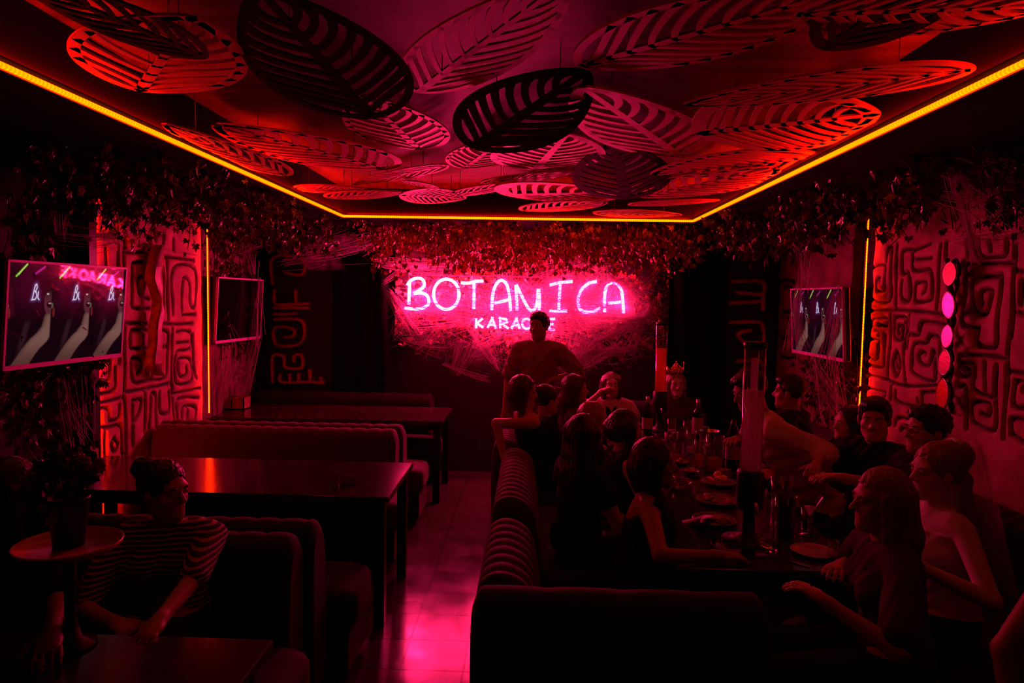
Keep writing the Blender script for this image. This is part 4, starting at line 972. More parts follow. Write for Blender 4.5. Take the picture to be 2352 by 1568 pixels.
def oval_string():
    c = on_x(2185, 600, PXR - .06)
    t = thing('oval_string', 'hanging string of tinted ovals wound with dark branch on the carved slab', 'wall decoration', c)
    mb = MB()
    for ph in (0, 2.2, 4.1):
        pts = []
        for k in range(60):
            u = k / 59; y = 595 + 350 * u; x = 2190 - 18 * u; p = on_x(x, y, PXR - .05) - c
            pts.append(p + np.array([.018 * math.cos(u * 14 + ph), .055 * math.sin(u * 17 + ph), 0]))
        mb.tube(pts, [.012 + .006 * math.sin(k * .7 + ph) for k in range(60)], 7)
    mb.build('branch', M['vine'], t)
    for (x, y, hx, hy, col, rot) in ((2185, 628, 15, 27, (.9, .12, .08), .1), (2182, 700, 14, 31, (1.0, .25, .75), -.25), (2179, 772, 13, 26, (1.0, .25, .7), .1), (2173, 832, 14, 29, (.45, .10, .14), .08), (2168, 905, 14, 36, (.75, .07, .02), 0)):
        p = on_x(x, y, PXR - .085); q = on_x(x + hx, y, PXR - .085); r = on_x(x, y - hy, PXR - .085)
        hw, hh = abs(q[1] - p[1]), abs(r[2] - p[2]); o = p - c
        pts = [(hw * math.sin(a) * (1 - .25 * abs(math.cos(a)) ** 3), hh * math.cos(a)) for a in [2 * math.pi * k / 28 for k in range(28)]]
        cs, sn = math.cos(rot), math.sin(rot)
        mb = MB(); n = 28
        rings = []
        for (s, dx) in ((1, 0), (1.0, -.008), (.93, -.012)):
            rings.append([(o[0] + dx, o[1] + (a * cs - b * sn) * s, o[2] + (a * sn + b * cs) * s) for a, b in pts])
        rings = [r + [r[0]] for r in rings]
        mb.grid(rings).add(rings[0][:-1], [tuple(range(n))]); mb.add(rings[-1][:-1], [tuple(range(n))])
        pl = mb.build('oval', oval_mat('tinted_oval', col), t)
        MB().tube([rings[1][k] for k in range(n)], .005, 6, closed=True).build('rim', M['steel'], pl)
    return t
oval_string()
# condiment boxes on the booth tables
def crate(label, px, py, Y, w=.26, d=.16, h=.11, rz=0):
    p = at(px, py, Y); t = thing('condiment_box', label, 'box', (p[0], Y, .75), rz)
    b = .012
    mb = MB(); mb.box(-w / 2, w / 2, -d / 2, -d / 2 + b, 0, h); mb.box(-w / 2, w / 2, d / 2 - b, d / 2, 0, h); mb.box(-w / 2, -w / 2 + b, -d / 2, d / 2, 0, h); mb.box(w / 2 - b, w / 2, -d / 2, d / 2, 0, h); mb.box(-w / 2, w / 2, -d / 2, d / 2, 0, .01); mb.box(-b / 2, b / 2, -d / 2, d / 2, 0, h * .9)
    mb.build('wooden_tray', M['wood'], t)
    MB().box(b, w / 2 - b * 1.5, -d / 2 + b * 1.5, d / 2 - b * 1.5, .012, h * .6, .004).build('napkins', mat('paper_napkin', (.75, .7, .7), .8), t)
    return t
crate('wooden condiment box at the wall end of the middle table', 150, 1075, 4.1, .30, .22)
crate('wooden condiment box at the wall end of the far table', 540, 920, 6.45, .24, .16)
def shaker(label, x, y, h, r):
    t = thing('sauce_bottle', label, 'bottle', (x, y, .762))
    MB().lathe([(0, 0), (r, 0), (r, h * .6), (r * .5, h * .8), (r * .4, h)], n=12).build('bottle_body', M['black'], t); MB().lathe([(r * .5, h), (r * .5, h * 1.12), (0, h * 1.14)], n=10).build('cap', M['steel'], t)
pA = at(150, 1075, 4.1); pB = at(540, 920, 6.45)
shaker('tall dark sauce bottle in the condiment box on the middle table', pA[0] - .06, 4.12, .20, .022); shaker('short dark shaker in the condiment box on the middle table', pA[0] - .11, 4.08, .15, .02)
shaker('dark sauce bottle in the condiment box on the far table', pB[0] - .05, 6.46, .18, .02)
# thin plastic card holder on the middle table
p = on_z(798, 1112, .75)
t = thing('card_holder', 'small upright clear card holder on the middle table', 'card holder', p, .5)
mb = MB(); mb.box(-.05, .05, -.002, .002, .0, .055); mb.build('card', mat('clear_card', (.35, .16, .2), .1), t); MB().box(-.05, .05, -.02, .02, 0, .006).build('foot', M['steel'], t)
# ------------------------------------------------------------ drinks and dishes on the party table
TZ = .75
def spot(px, Y):
    d = ray(px, 1000); p = CAM + d * (Y / d[1]); return np.array([min(max(p[0], TX0 + .05), TX1 - .05), min(max(Y, TY0 + .05), TY1 - .06), TZ])
LQ_OR = mat_translucent('orange_beer', (1.0, .30, .06), .72, (1, .4, .1)); LQ_AM = mat_translucent('amber_drink', (.85, .30, .08), .6, (1, .5, .2)); LQ_PK = mat_translucent('pale_drink', (.98, .75, .8), .68, (.95, .8, .82)); LQ_DK = mat_translucent('dark_cola', (.06, .02, .015), .8, (.3, .1, .06))
ICE = mat('ice_cube', (.8, .78, .8), .15, trans=.5)
PORC = mat('plate_glaze', (.22, .16, .17), .15); FOOD = mat('snack_pieces', (.50, .20, .08), .6, noise=.5, nscale=60); LEMON = mat('lemon_slice', (.85, .55, .12), .35); CARD = mat('kraft_card', (.42, .26, .18), .8)
BOTG = mat_glass('dark_bottle_glass', (.10, .06, .05)); PAPER = mat('paper_label', (.6, .48, .48), .7); FOIL = mat('foil', (.8, .75, .78), .18, metal=1, bump=.6, bscale=40)
def tower(label, px, Y, fill, liquid, ice=False):
    p = spot(px, Y); t = thing('drink_tower', label, 'drink tower', p)
    MB().lathe([(0, 0), (.115, 0), (.118, .008), (.06, .022), (.03, .04), (.026, .14), (.05, .15), (.060, .165), (.060, .325), (.052, .335), (0, .335)], n=28).build('base', M['black'], t)
    MB().lathe([(.0478, .335), (.0478, .90), (.0455, .90), (.0455, .337)], n=32, cap=False).build('tube', M['glass'], t)
    MB().lathe([(0, .338), (.0445, .338), (.0445, fill), (0, fill)], n=28).build('drink', liquid, t)
    if ice: MB().lathe([(.016, .338), (.016, .84), (.013, .85), (0, .85)], n=14).build('ice_core', mat_translucent('frosted_core', (.8, .6, .62), .5, (.95, .9, .9)), t)
    MB().lathe([(.05, .895), (.052, .91), (.05, .922), (0, .926)], n=24).build('lid', M['black'], t)
    mb = MB(); mb.tube([(0, -.055, .20), (0, -.095, .20), (0, -.105, .185), (0, -.105, .16)], .009, 8); mb.build('tap', M['steel'], t)
    return t
tower('tall clear drink tower with an ice core, standing before the pale shirt', 1727, 3.12, .70, LQ_PK, True)
tower('tall orange-filled drink tower beside the crowned person', 1513, 5.80, .70, LQ_OR)
def tumbler(label, px, Y, r, h, liquid, fill, nm='tumbler', straw=False, handle=0, X=None):
    p = spot(px, Y); p = np.array([X, p[1], p[2]]) if X else p
    t = thing(nm, label, 'glass', p)
    MB().lathe([(r * .82, 0), (r * .86, .004), (r, h), (r - .0025, h), (r * .84, .008), (0, .008)], n=24, cap=False).lathe([(0, 0), (r * .82, 0), (r * .82, .006), (0, .006)], n=20).build('glass_wall', M['glass'], t)
    if liquid: MB().lathe([(0, .009), (r * .82, .009), (r * .82 + (r * .14) * fill, h * fill), (0, h * fill)], n=20).build('drink', liquid, t)
    if straw: MB().tube([(0, 0.01, .01), (r * .7, .0, h * 1.25)], .0028, 6).build('straw', M['black'], t)
    if handle:
        a = math.radians(handle); d = np.array([math.cos(a), math.sin(a), 0]); MB().tube(smooth_line([d * r * .93 + np.array([0, 0, h * .85]), d * (r + .035) + np.array([0, 0, h * .80]), d * (r + .042) + np.array([0, 0, h * .5]), d * (r + .03) + np.array([0, 0, h * .25]), d * r * .86 + np.array([0, 0, h * .2])], 4), .007, 8).build('handle', M['glass'], t)
    return t
tumbler('clear tumbler close by the foot of the orange tower', 1542, 5.52, .036, .15, LQ_PK, .4)
tumbler('clear tumbler with a little red drink beside the orange tower', 1578, 5.45, .036, .15, LQ_AM, .3)
tumbler('empty tall glass behind the juice glasses', 1588, 4.92, .036, .17, LQ_PK, .3)
tumbler('tall glass half full of orange juice', 1608, 4.5, .036, .185, LQ_AM, .48)
tumbler('wide glass pitcher one third full of orange juice', 1643, 4.42, .060, .235, LQ_AM, .36, 'pitcher', handle=20)
tumbler('clear glass standing near the metal ice bucket', 1622, 5.3, .038, .13, LQ_PK, .5)
tumbler('wide clear jar with orange drink behind the dark lidded mug', 1800, 3.58, .055, .19, LQ_AM, .3, 'jar', straw=True)
tumbler('dark beer mug with a clear handle right of the clear tower', 1812, 3.18, .050, .20, LQ_DK, .93, 'beer_mug', handle=185)
tumbler('small shot glass before the long-haired person at the corner', 1925, 2.92, .024, .085, LQ_PK, .3, 'shot_glass')
tumbler('small tumbler by the shot glass', 1900, 3.30, .032, .11, LQ_DK, .5)
tumbler('low clear tumbler between the ice cup and the pitcher', 1560, 4.75, .036, .11, LQ_AM, .25)
def goblet(label, px, Y, r, hb, hs, liquid, fill, wide=False, nm='wine_glass'):
    p = spot(px, Y); t = thing(nm, label, 'glass', p)
    bowl = [(.005, hs), (r * .7, hs + hb * .2), (r, hs + hb * .5), (r * .86, hs + hb)] if not wide else [(.005, hs), (r * .35, hs + hb * .3), (r, hs + hb)]
    b = [tuple(q) for q in smooth_line(bowl, 5)]
    MB().lathe(b, n=24, cap=False).build('bowl', M['glass'], t)
    MB().lathe([(0, 0), (r * .8, 0), (r * .75, .004), (.006, .012), (.0045, hs)], n=18).build('stem', M['glass'], t)
    lv = hs + hb * fill; q = [(x * .95, z) for x, z in b if z <= lv]
    MB().lathe([(0, hs + .003)] + q + [(0, q[-1][1])], n=20).build('drink', liquid, t); return t
goblet('round wine glass half full of amber wine beside the clear tower', 1766, 3.86, .042, .10, .10, LQ_AM, .55)
goblet('wide-mouthed cocktail glass before the bride\'s neighbour', 1868, 3.22, .058, .09, .10, LQ_PK, .5, True, 'cocktail_glass')
def bottle(label, px, Y, prof, m, nm='bottle', label_z=None, cap=None, X=None):
    p = spot(px, Y); t = thing(nm, label, 'bottle', p)
    MB().lathe(prof, n=22).build('bottle_body', m, t)
    if label_z:
        r = label_z[2] + .0008; MB().lathe([(r, label_z[0]), (r, label_z[1])], n=22, cap=False).build('paper_label', PAPER, t)
    r, z = prof[-2][0] + .001, prof[-2][1]
    MB().lathe([(r, z - .03), (r, z + .004), (0, z + .006)] if cap is None else [(r + .002, z - .07), (r + .002, z + .004), (0, z + .006)], n=14).build('cap', cap or M['black'], t); return t
bottle('dark sparkling wine bottle with a foil neck beside the orange tower', 1486, 5.62, [(0, 0), (.043, 0), (.044, .17), (.034, .22), (.016, .255), (.0145, .31), (0, .312)], BOTG, 'bottle', (.05, .14, .044), FOIL)
bottle('square-shouldered spirit bottle with a pale label beyond the clear tower', 1660, 5.5, [(0, 0), (.040, 0), (.041, .20), (.034, .225), (.015, .245), (.014, .31), (0, .312)], BOTG, 'bottle', (.04, .17, .041), M['steel'])
bottle('big plastic cola bottle standing right behind the clear tower', 1684, 4.5, [(0, 0), (.044, 0), (.047, .05), (.045, .10), (.047, .17), (.044, .23), (.018, .30), (.014, .32), (0, .322)], mat_glass('cola_plastic', (.35, .12, .12)), 'bottle', (.07, .16, .047))
def dish(label, px, Y, r, h, m, nm='plate', food=None, n=9, seed=0, kind='FOOD', ratio=.55):
    p = spot(px, Y); t = thing(nm, label, nm.replace('_', ' '), p)
    MB().lathe([(0, 0), (r * ratio, 0), (r * ratio, .004), (r * .8, h * .5), (r, h), (r * .985, h + .002), (r * .78, h * .5 + .004), (r * ratio * .95, .008), (0, .008)], n=32).build('dish_body', m, t)
    if food:
        g = random.Random(seed)
        for i in range(n):
            a = g.uniform(0, 6.28); q = r * .62 * math.sqrt(g.random()); c = np.array([p[0] + q * math.cos(a), p[1] + q * math.sin(a), TZ + .016 + h * .25 * (q / r)])
            food(c, g, i)
    return t
def snack(lab):
    def f(c, g, i):
        s = .012 + .01 * g.random(); o = MB().box(-s, s, -s * .7, s * .7, -s * .5, s * .5, s * .35).build('snack_piece', FOOD); o.location = c; o.rotation_euler = (g.uniform(-.4, .4), g.uniform(-.4, .4), g.uniform(0, 6.28)); tag(o, lab, 'snack', lab)
    return f
def slices(lab):
    def f(c, g, i):
        mb = MB().lathe([(0, -.003), (.025, -.003), (.027, 0), (.025, .003), (0, .003)], n=18); o = mb.build('lemon_slice', LEMON); o.location = c + np.array([0, 0, .008 + i * .004]); o.rotation_euler = (g.uniform(-.8, .8), g.uniform(-.8, .8), 0); tag(o, lab, 'lemon slice', lab)
    return f
def berries(lab):
    B = mat('berry_skin', (.55, .05, .06), .12)
    def f(c, g, i):
        o = MB().ball((0, 0, 0), (.011,) * 3, 10, 8).build('berry', B); o.location = c + np.array([0, 0, .006]); tag(o, lab, 'berry', lab)
    return f
def cubes(lab, r, h):
    def f(c, g, i):
        s = .011; o = MB().box(-s, s, -s, s, -s, s, .003).build('ice_cube', ICE); o.location = c + np.array([0, 0, h + .006 * i]); o.rotation_euler = (g.uniform(0, 1), g.uniform(0, 1), g.uniform(0, 1)); tag(o, lab, 'ice cube', lab)
    return f
dish('large glass dish with a low rim before the clear tower', 1722, 2.98, .150, .030, mat_glass('pressed_glass', (.8, .7, .72)), 'dish')
dish('plate of lemon slices before the juice pitcher', 1655, 4.1, .105, .02, PORC, 'plate', slices('lemon slices on the plate before the pitcher'), 5, 1)
dish('plate with scattered snack pieces near the middle of the table', 1652, 3.72, .115, .02, PORC, 'plate', snack('snack pieces on the middle plate'), 9, 2)
dish('clear glass salad bowl beside the bare-armed person', 1560, 3.95, .085, .06, M['glass'], 'bowl', snack('crisps left in the clear glass bowl'), 6, 3)
dish('plate with a few red scraps left of the clear tower', 1648, 3.38, .11, .018, PORC, 'plate', snack('red scraps on the plate by the clear tower'), 5, 4)
dish('small bowl of berries behind the bare-armed person', 1588, 4.32, .06, .03, PORC, 'bowl', berries('red berries in the small bowl'), 8, 5)
dish('oval plate near the beads wearer', 1555, 4.62, .085, .016, PORC, 'plate', snack('snack pieces on the plate by the beads wearer'), 5, 6)
dish('pale side plate in front of the bride', 1880, 2.98, .095, .016, mat('pale_plate', (.45, .35, .36), .25), 'plate')
dish('crumpled foil tray behind the dark round hair', 1500, 5.25, .09, .03, FOIL, 'tray')
# ice cup, ice bucket, card box
p = spot(1542, 5.2); t = thing('ice_cup', 'clear cup heaped with ice near the foil tray', 'cup', p)
MB().lathe([(.045, 0), (.055, .10), (.053, .10), (.043, .004), (0, .004)], n=22, cap=False).build('cup_wall', M['glass'], t)
f = cubes('ice cubes heaped in the clear cup', .05, .012); g = random.Random(9)
for i in range(14):
    a = g.uniform(0, 6.28); q = .030 * math.sqrt(g.random()); f(p + np.array([q * math.cos(a), q * math.sin(a), .012 ]), g, i)
p = spot(1640, 5.15); t = thing('ice_bucket', 'shiny steel bowl on a short foot near the spirit bottle', 'ice bucket', p)
MB().lathe([(0, 0), (.045, 0), (.03, .02), (.022, .05), (.05, .07), (.082, .13), (.084, .132), (.078, .128), (.045, .075), (0, .07)], n=28).build('bucket_body', M['steel'], t)
p = spot(1668, 4.28); t = tag(MB().box(-.032, .032, -.024, .024, 0, .05, .002).build('card_box', CARD, None, p + np.array([.0, .0, 0])), 'small kraft card box behind the lemon plate', 'box'); t.rotation_euler = (0, 0, .3)
# cutlery and phone
p = spot(1770, 2.90); t = thing('fork', 'steel fork lying near the large glass dish', 'fork', p + np.array([.09, -.02, .002]), .8)
mb = MB(); mb.box(-.004, .004, -.09, .03, 0, .003); mb.box(-.011, .011, .03, .045, 0, .003)
for k in range(4): mb.box(-.011 + k * .0065, -.011 + k * .0065 + .0025, .045, .085, 0, .003)
mb.build('fork_body', M['steel'], t)
# ------------------------------------------------------------ pot on a serving stand, near table of the booth
p = at(163, 1249, 2.03); zt = p[2]
t = thing('serving_stand', 'round red-rimmed plate raised on a pedestal beside the person in stripes', 'serving stand', (p[0], 2.02, TZ))
h = zt - TZ
MB().lathe([(0, 0), (.072, 0), (.072, .008), (.03, .03), (.016, .08), (.016, h - .05), (.05, h - .02), (.05, h - .012), (0, h - .012)], n=28).build('pedestal', M['black'], t)
MB().lathe([(0, h - .012), (.134, h - .012), (.146, h - .004), (.149, h + .010), (.145, h + .012), (.139, h), (0, h)], n=44).build('plate', mat('red_lacquer', (.55, .12, .10), .3), t)
t2 = thing('flower_pot', 'dark pot of dark flowers standing on the raised round plate', 'pot', (p[0], 2.02, zt))
MB().lathe([(0, 0), (.042, 0), (.058, .14), (.062, .145), (.06, .155), (.054, .15), (0, .14)], n=24).build('pot', M['black'], t2)
g = random.Random(11); V = []; Fc = []
for i in range(170):
    d = np.array([g.gauss(0, 1), g.gauss(0, 1), g.gauss(0, 1)]); d /= np.linalg.norm(d); r = .095 * g.random() ** .35
    add_ivy_leaf(V, Fc, np.array([0, 0, .225]) + d * r * np.array([1, 1, .95]), .030 * g.uniform(.6, 1.2), g)
raw_mesh('foliage', np.array(V), np.array(Fc), M['ivy_dark'], t2, False)
for k in range(6):
    d = np.array([math.cos(k * 1.9), math.sin(k * 1.9 + .3), .25 + .3 * math.sin(k * 2.3)]); c = np.array([0, 0, .225]) + d * .082
    mb = MB()
    for j in range(6): a = j * 1.047; mb.ball(c + .013 * np.array([math.cos(a), math.sin(a) * .5, math.sin(a)]), (.011, .008, .011), 8, 6)
    mb.ball(c, (.009,) * 3, 8, 6); mb.build('flower', mat('petal', (.45, .12, .14), .5), t2)
# seats out of the frame's sight that carry the people at the table ends
def stool(label, x, y):
    t = thing('stool', label, 'stool', (x, y, 0)); MB().lathe([(0, .40), (.18, .40), (.19, .43), (.17, .46), (0, .462)], n=28).build('seat', M['velvet_dark'], t)
    for k in range(4):
        a = .785 + k * 1.571; MB().tube([(.12 * math.cos(a), .12 * math.sin(a), .40), (.17 * math.cos(a), .17 * math.sin(a), 0)], .014, 8).build('leg', M['table_leg'], t)
stool('round stool under the long-haired person at the table corner', 1.40, 2.42); stool('round stool under the person at the lower picture corner', 1.62, 1.72)
bt = thing('banquette', 'low dark banquette at the far end of the party table', 'sofa', (1.0, 6.42, 0))
seat_cushion('seat', -.62, .62, -.28, .28, .22, .46, M['velvet_dark'], bt); MB().box(-.58, .58, -.24, .24, 0, .24).build('plinth', M['black'], bt)
cushion_back('backrest', 1.24, PROF, .12, .010, M['velvet_dark'], bt, 'x', np.array([-.62, .47, 0]), -1)
# ------------------------------------------------------------ people: rounded bodies from blended shapes
class Field:
    def __init__(s, lo, hi, res):
        s.lo = np.array(lo, float); s.res = res
        s.n = np.maximum(4, np.ceil((np.array(hi) - s.lo) / res).astype(int) + 1)
        s.f = np.full(s.n, 1.0, np.float32)
    def sub(s, lo, hi):
        i0 = np.clip(np.floor((np.array(lo) - s.lo) / s.res).astype(int), 0, s.n); i1 = np.clip(np.ceil((np.array(hi) - s.lo) / s.res).astype(int) + 1, 0, s.n)
        if (i1 <= i0).any(): return None
        ax = [s.lo[k] + s.res * np.arange(i0[k], i1[k]) for k in range(3)]
        return tuple(slice(i0[k], i1[k]) for k in range(3)), np.stack(np.meshgrid(*ax, indexing='ij'), -1)
    def blend(s, sl, d, k):
        f = s.f[sl]
        if k > 0:
            h = np.clip(.5 + .5 * (f - d) / k, 0, 1); s.f[sl] = f * (1 - h) + d * h - k * h * (1 - h)
        else: s.f[sl] = np.minimum(f, d)
    def cut(s, sl, d, k):
        f = s.f[sl]; h = np.clip(.5 - .5 * (f + d) / k, 0, 1); s.f[sl] = f * (1 - h) - d * h + k * h * (1 - h)
    def prim(s, p, grow=0.0, kk=None):
        """('c', a, b, ra, rb, k, (sx, sy, sz))  or  ('e', c, r, R, k)"""
        k = p[5] if p[0] == 'c' else p[4]
        if kk is not None: k = kk
        pad = .03 + k + grow
        if p[0] == 'c':
            a, b, ra, rb, sc = np.array(p[1]), np.array(p[2]), p[3] + grow, p[4] + grow, np.array(p[6] if len(p) > 6 else (1, 1, 1.))
            R = max(ra, rb) * max(sc); q = s.sub(np.minimum(a, b) - R - pad, np.maximum(a, b) + R + pad)
            if q is None: return
            sl, X = q; X = X / sc; a = a / sc; b = b / sc; d = b - a; t = np.clip(((X - a) @ d) / (d.dot(d) + 1e-9), 0, 1)
            dist = (np.linalg.norm(X - a - t[..., None] * d, axis=-1) - (ra + (rb - ra) * t)) * (min(sc) * .5 + .5)
            s.blend(sl, dist.astype(np.float32), k)
        else:
            c, r, Rm = np.array(p[1]), np.array(p[2]) + grow, p[3]
            q = s.sub(c - max(r) - pad, c + max(r) + pad)
            if q is None: return
            sl, X = q; Y = X - c
            if Rm is not None: Y = Y @ Rm
            k0 = np.linalg.norm(Y / r, axis=-1); k1 = np.linalg.norm(Y / (r * r), axis=-1)
            dist = (k0 * (k0 - 1) / (k1 + 1e-9)).astype(np.float32)
            if len(p) > 5 and p[5] == 'cut': s.cut(sl, dist, k)
            else: s.blend(sl, dist, k)
    def mesh(s):
        f = s.f; ins = f < 0; n = f.shape
        c = np.zeros([d - 1 for d in n], np.int8)
        for i in (0, 1):
            for j in (0, 1):
                for k in (0, 1): c += ins[i:n[0] - 1 + i, j:n[1] - 1 + j, k:n[2] - 1 + k]
        cell = (c > 0) & (c < 8); ids = np.full(cell.shape, -1, np.int64); idx = np.argwhere(cell); ids[cell] = np.arange(len(idx))
        if not len(idx): return np.zeros((0, 3)), np.zeros((0, 4), int)
        acc = np.zeros((len(idx), 3)); cnt = np.zeros(len(idx))
        corners = [np.array((i, j, k)) for i in (0, 1) for j in (0, 1) for k in (0, 1)]
        for a in corners:
            for ax in range(3):
                if a[ax]: continue
                b = a.copy(); b[ax] = 1
                fa = f[tuple((idx + a).T)]; fb = f[tuple((idx + b).T)]; m = (fa < 0) != (fb < 0)
                t = np.where(m, fa / np.where(np.abs(fa - fb) < 1e-12, 1e-12, fa - fb), 0)
                p = np.repeat(a[None].astype(float), len(idx), 0); p[:, ax] += t
                acc[m] += p[m]; cnt[m] += 1
        V = s.lo + s.res * (idx + acc / cnt[:, None])
        Q = []
        for ax in range(3):
            u, v = (ax + 1) % 3, (ax + 2) % 3
            sl0 = [slice(0, d - 1) for d in n]; sl1 = list(sl0); sl1[ax] = slice(1, n[ax])
            sl0[u] = sl0[v] = slice(1, None); sl1[u] = sl1[v] = slice(1, None)
            sl0[u] = slice(1, n[u] - 1); sl0[v] = slice(1, n[v] - 1); sl1[u] = sl0[u]; sl1[v] = sl0[v]
            A, B = ins[tuple(sl0)], ins[tuple(sl1)]
            e = np.argwhere(A != B)
            if not len(e): continue
            flip = A[tuple(e.T)]
            base = e.copy(); base[:, u] += 1; base[:, v] += 1
            def cid(du, dv):
                q = base.copy(); q[:, u] -= du; q[:, v] -= dv; return ids[tuple(q.T)]
            quad = np.stack([cid(0, 0), cid(1, 0), cid(1, 1), cid(0, 1)], 1)
            quad[~flip] = quad[~flip][:, ::-1]; Q.append(quad)
        return V, np.concatenate(Q)
def unit(v): v = np.array(v, float); return v / (np.linalg.norm(v) + 1e-9)
def rotz(a): c, s = math.cos(a), math.sin(a); return np.array([[c, -s, 0], [s, c, 0], [0, 0, 1.]])
def rotx(a): c, s = math.cos(a), math.sin(a); return np.array([[1, 0, 0], [0, c, -s], [0, s, c]])
def roty(a): c, s = math.cos(a), math.sin(a); return np.array([[c, 0, s], [0, 1, 0], [-s, 0, c]])
def ik(a, b, l1, l2, hint):
    d = b - a; L = np.linalg.norm(d); Lm = (l1 + l2) * .995
    if L > Lm: b = a + d / L * Lm; d = b - a; L = Lm
    x = (l1 * l1 - l2 * l2 + L * L) / (2 * L); h = math.sqrt(max(l1 * l1 - x * x, 0)); u = d / L
    hv = np.array(hint, float); hv -= hv.dot(u) * u; hv = unit(hv)
    return a + u * x + hv * h, b
SKIN = {}
def skin(nm, col):
    if nm not in SKIN: SKIN[nm] = mat('skin_' + nm, col, .42, spec=.4, bump=.05, bscale=120)
    return SKIN[nm]
def cloth(nm, col, **k):
    if nm not in SKIN: SKIN[nm] = mat('cloth_' + nm, col, .85, spec=.15, bump=.25, bscale=70, **k)
    return SKIN[nm]
def stripe_mat():
    m, nt, b = _mat('striped_jersey')
    tc = nt.nodes.new('ShaderNodeTexCoord'); w = nt.nodes.new('ShaderNodeTexWave'); w.bands_direction = 'Z'; w.inputs['Scale'].default_value = 19; w.inputs['Distortion'].default_value = 1.2; w.inputs['Detail Scale'].default_value = 1.5
    nt.links.new(tc.outputs['Object'], w.inputs[0]); r = nt.nodes.new('ShaderNodeValToRGB'); r.color_ramp.interpolation = 'CONSTANT'
    r.color_ramp.elements[0].color = (.02, .01, .012, 1); r.color_ramp.elements[1].position = .68; r.color_ramp.elements[1].color = (.55, .4, .42, 1)
    nt.links.new(w.outputs['Fac'], r.inputs[0]); nt.links.new(r.outputs[0], b.inputs['Base Color']); b.inputs['Roughness'].default_value = .85
    return m
def hair_mat(nm, col):
    if 'h' + nm in SKIN: return SKIN['h' + nm]
    m, nt, b = _mat('hair_' + nm)
    tc = nt.nodes.new('ShaderNodeTexCoord'); mp = nt.nodes.new('ShaderNodeMapping'); mp.inputs['Scale'].default_value = (1, 1, .12)
    n = nt.nodes.new('ShaderNodeTexNoise'); n.inputs['Scale'].default_value = 130; n.inputs['Detail'].default_value = 3
    nt.links.new(tc.outputs['Object'], mp.inputs[0]); nt.links.new(mp.outputs[0], n.inputs[0])
    r = nt.nodes.new('ShaderNodeValToRGB'); r.color_ramp.elements[0].color = (*[c * .4 for c in col], 1); r.color_ramp.elements[1].color = (*[min(1, c * 1.6) for c in col], 1)
    nt.links.new(n.outputs['Fac'], r.inputs[0]); nt.links.new(r.outputs[0], b.inputs['Base Color'])
    bp = nt.nodes.new('ShaderNodeBump'); bp.inputs['Strength'].default_value = .6; bp.inputs['Distance'].default_value = .006
    nt.links.new(n.outputs['Fac'], bp.inputs['Height']); nt.links.new(bp.outputs['Normal'], b.inputs['Normal'])
    b.inputs['Roughness'].default_value = .38; b.inputs['Specular IOR Level'].default_value = .5
    SKIN['h' + nm] = m; return m
def hand_prims(w, d, n, s, curl=.5, spread=1.0):
    """w wrist, d toward the fingers, n out of the back of the hand, s toward the thumb side"""
    d, n, s = unit(d), unit(n), unit(s); P = []
    R = np.stack([s, n, d], 1)
    P.append(('e', w + d * .048, (.039, .015, .052), R, .012)); P.append(('c', w - d * .01, w + d * .03, .024, .022, .015))
    for i, (o, L, f) in enumerate(((.030, .070, 0), (.010, .080, .05), (-.011, .074, .1), (-.030, .058, .18))):
        p = w + d * (.088 - abs(o) * .15) + s * o; c = curl + f * curl; dd = unit(d + s * o * 3 * spread)
        for l, r0, r1 in ((.46, .0092, .0086), (.30, .0086, .0080), (.24, .0080, .0068)):
            dd = unit(dd * math.cos(c) - n * math.sin(c)) if c else dd
            q = p + dd * L * l; P.append(('c', p, q, r0, r1, .004)); p = q
            n_ = n
    p = w + d * .022 + s * .026; dd = unit(s * .75 + d * .65 - n * .25)
    for l, r0, r1 in ((.040, .0125, .0105), (.030, .0105, .0085)):
        q = p + dd * l; P.append(('c', p, q, r0, r1, .006)); p = q; dd = unit(dd + d * .5 - n * .2 * curl)
    return P
EYE_W = mat('eye_white', (.75, .7, .7), .15); EYE_D = mat('iris', (.03, .015, .01), .1)
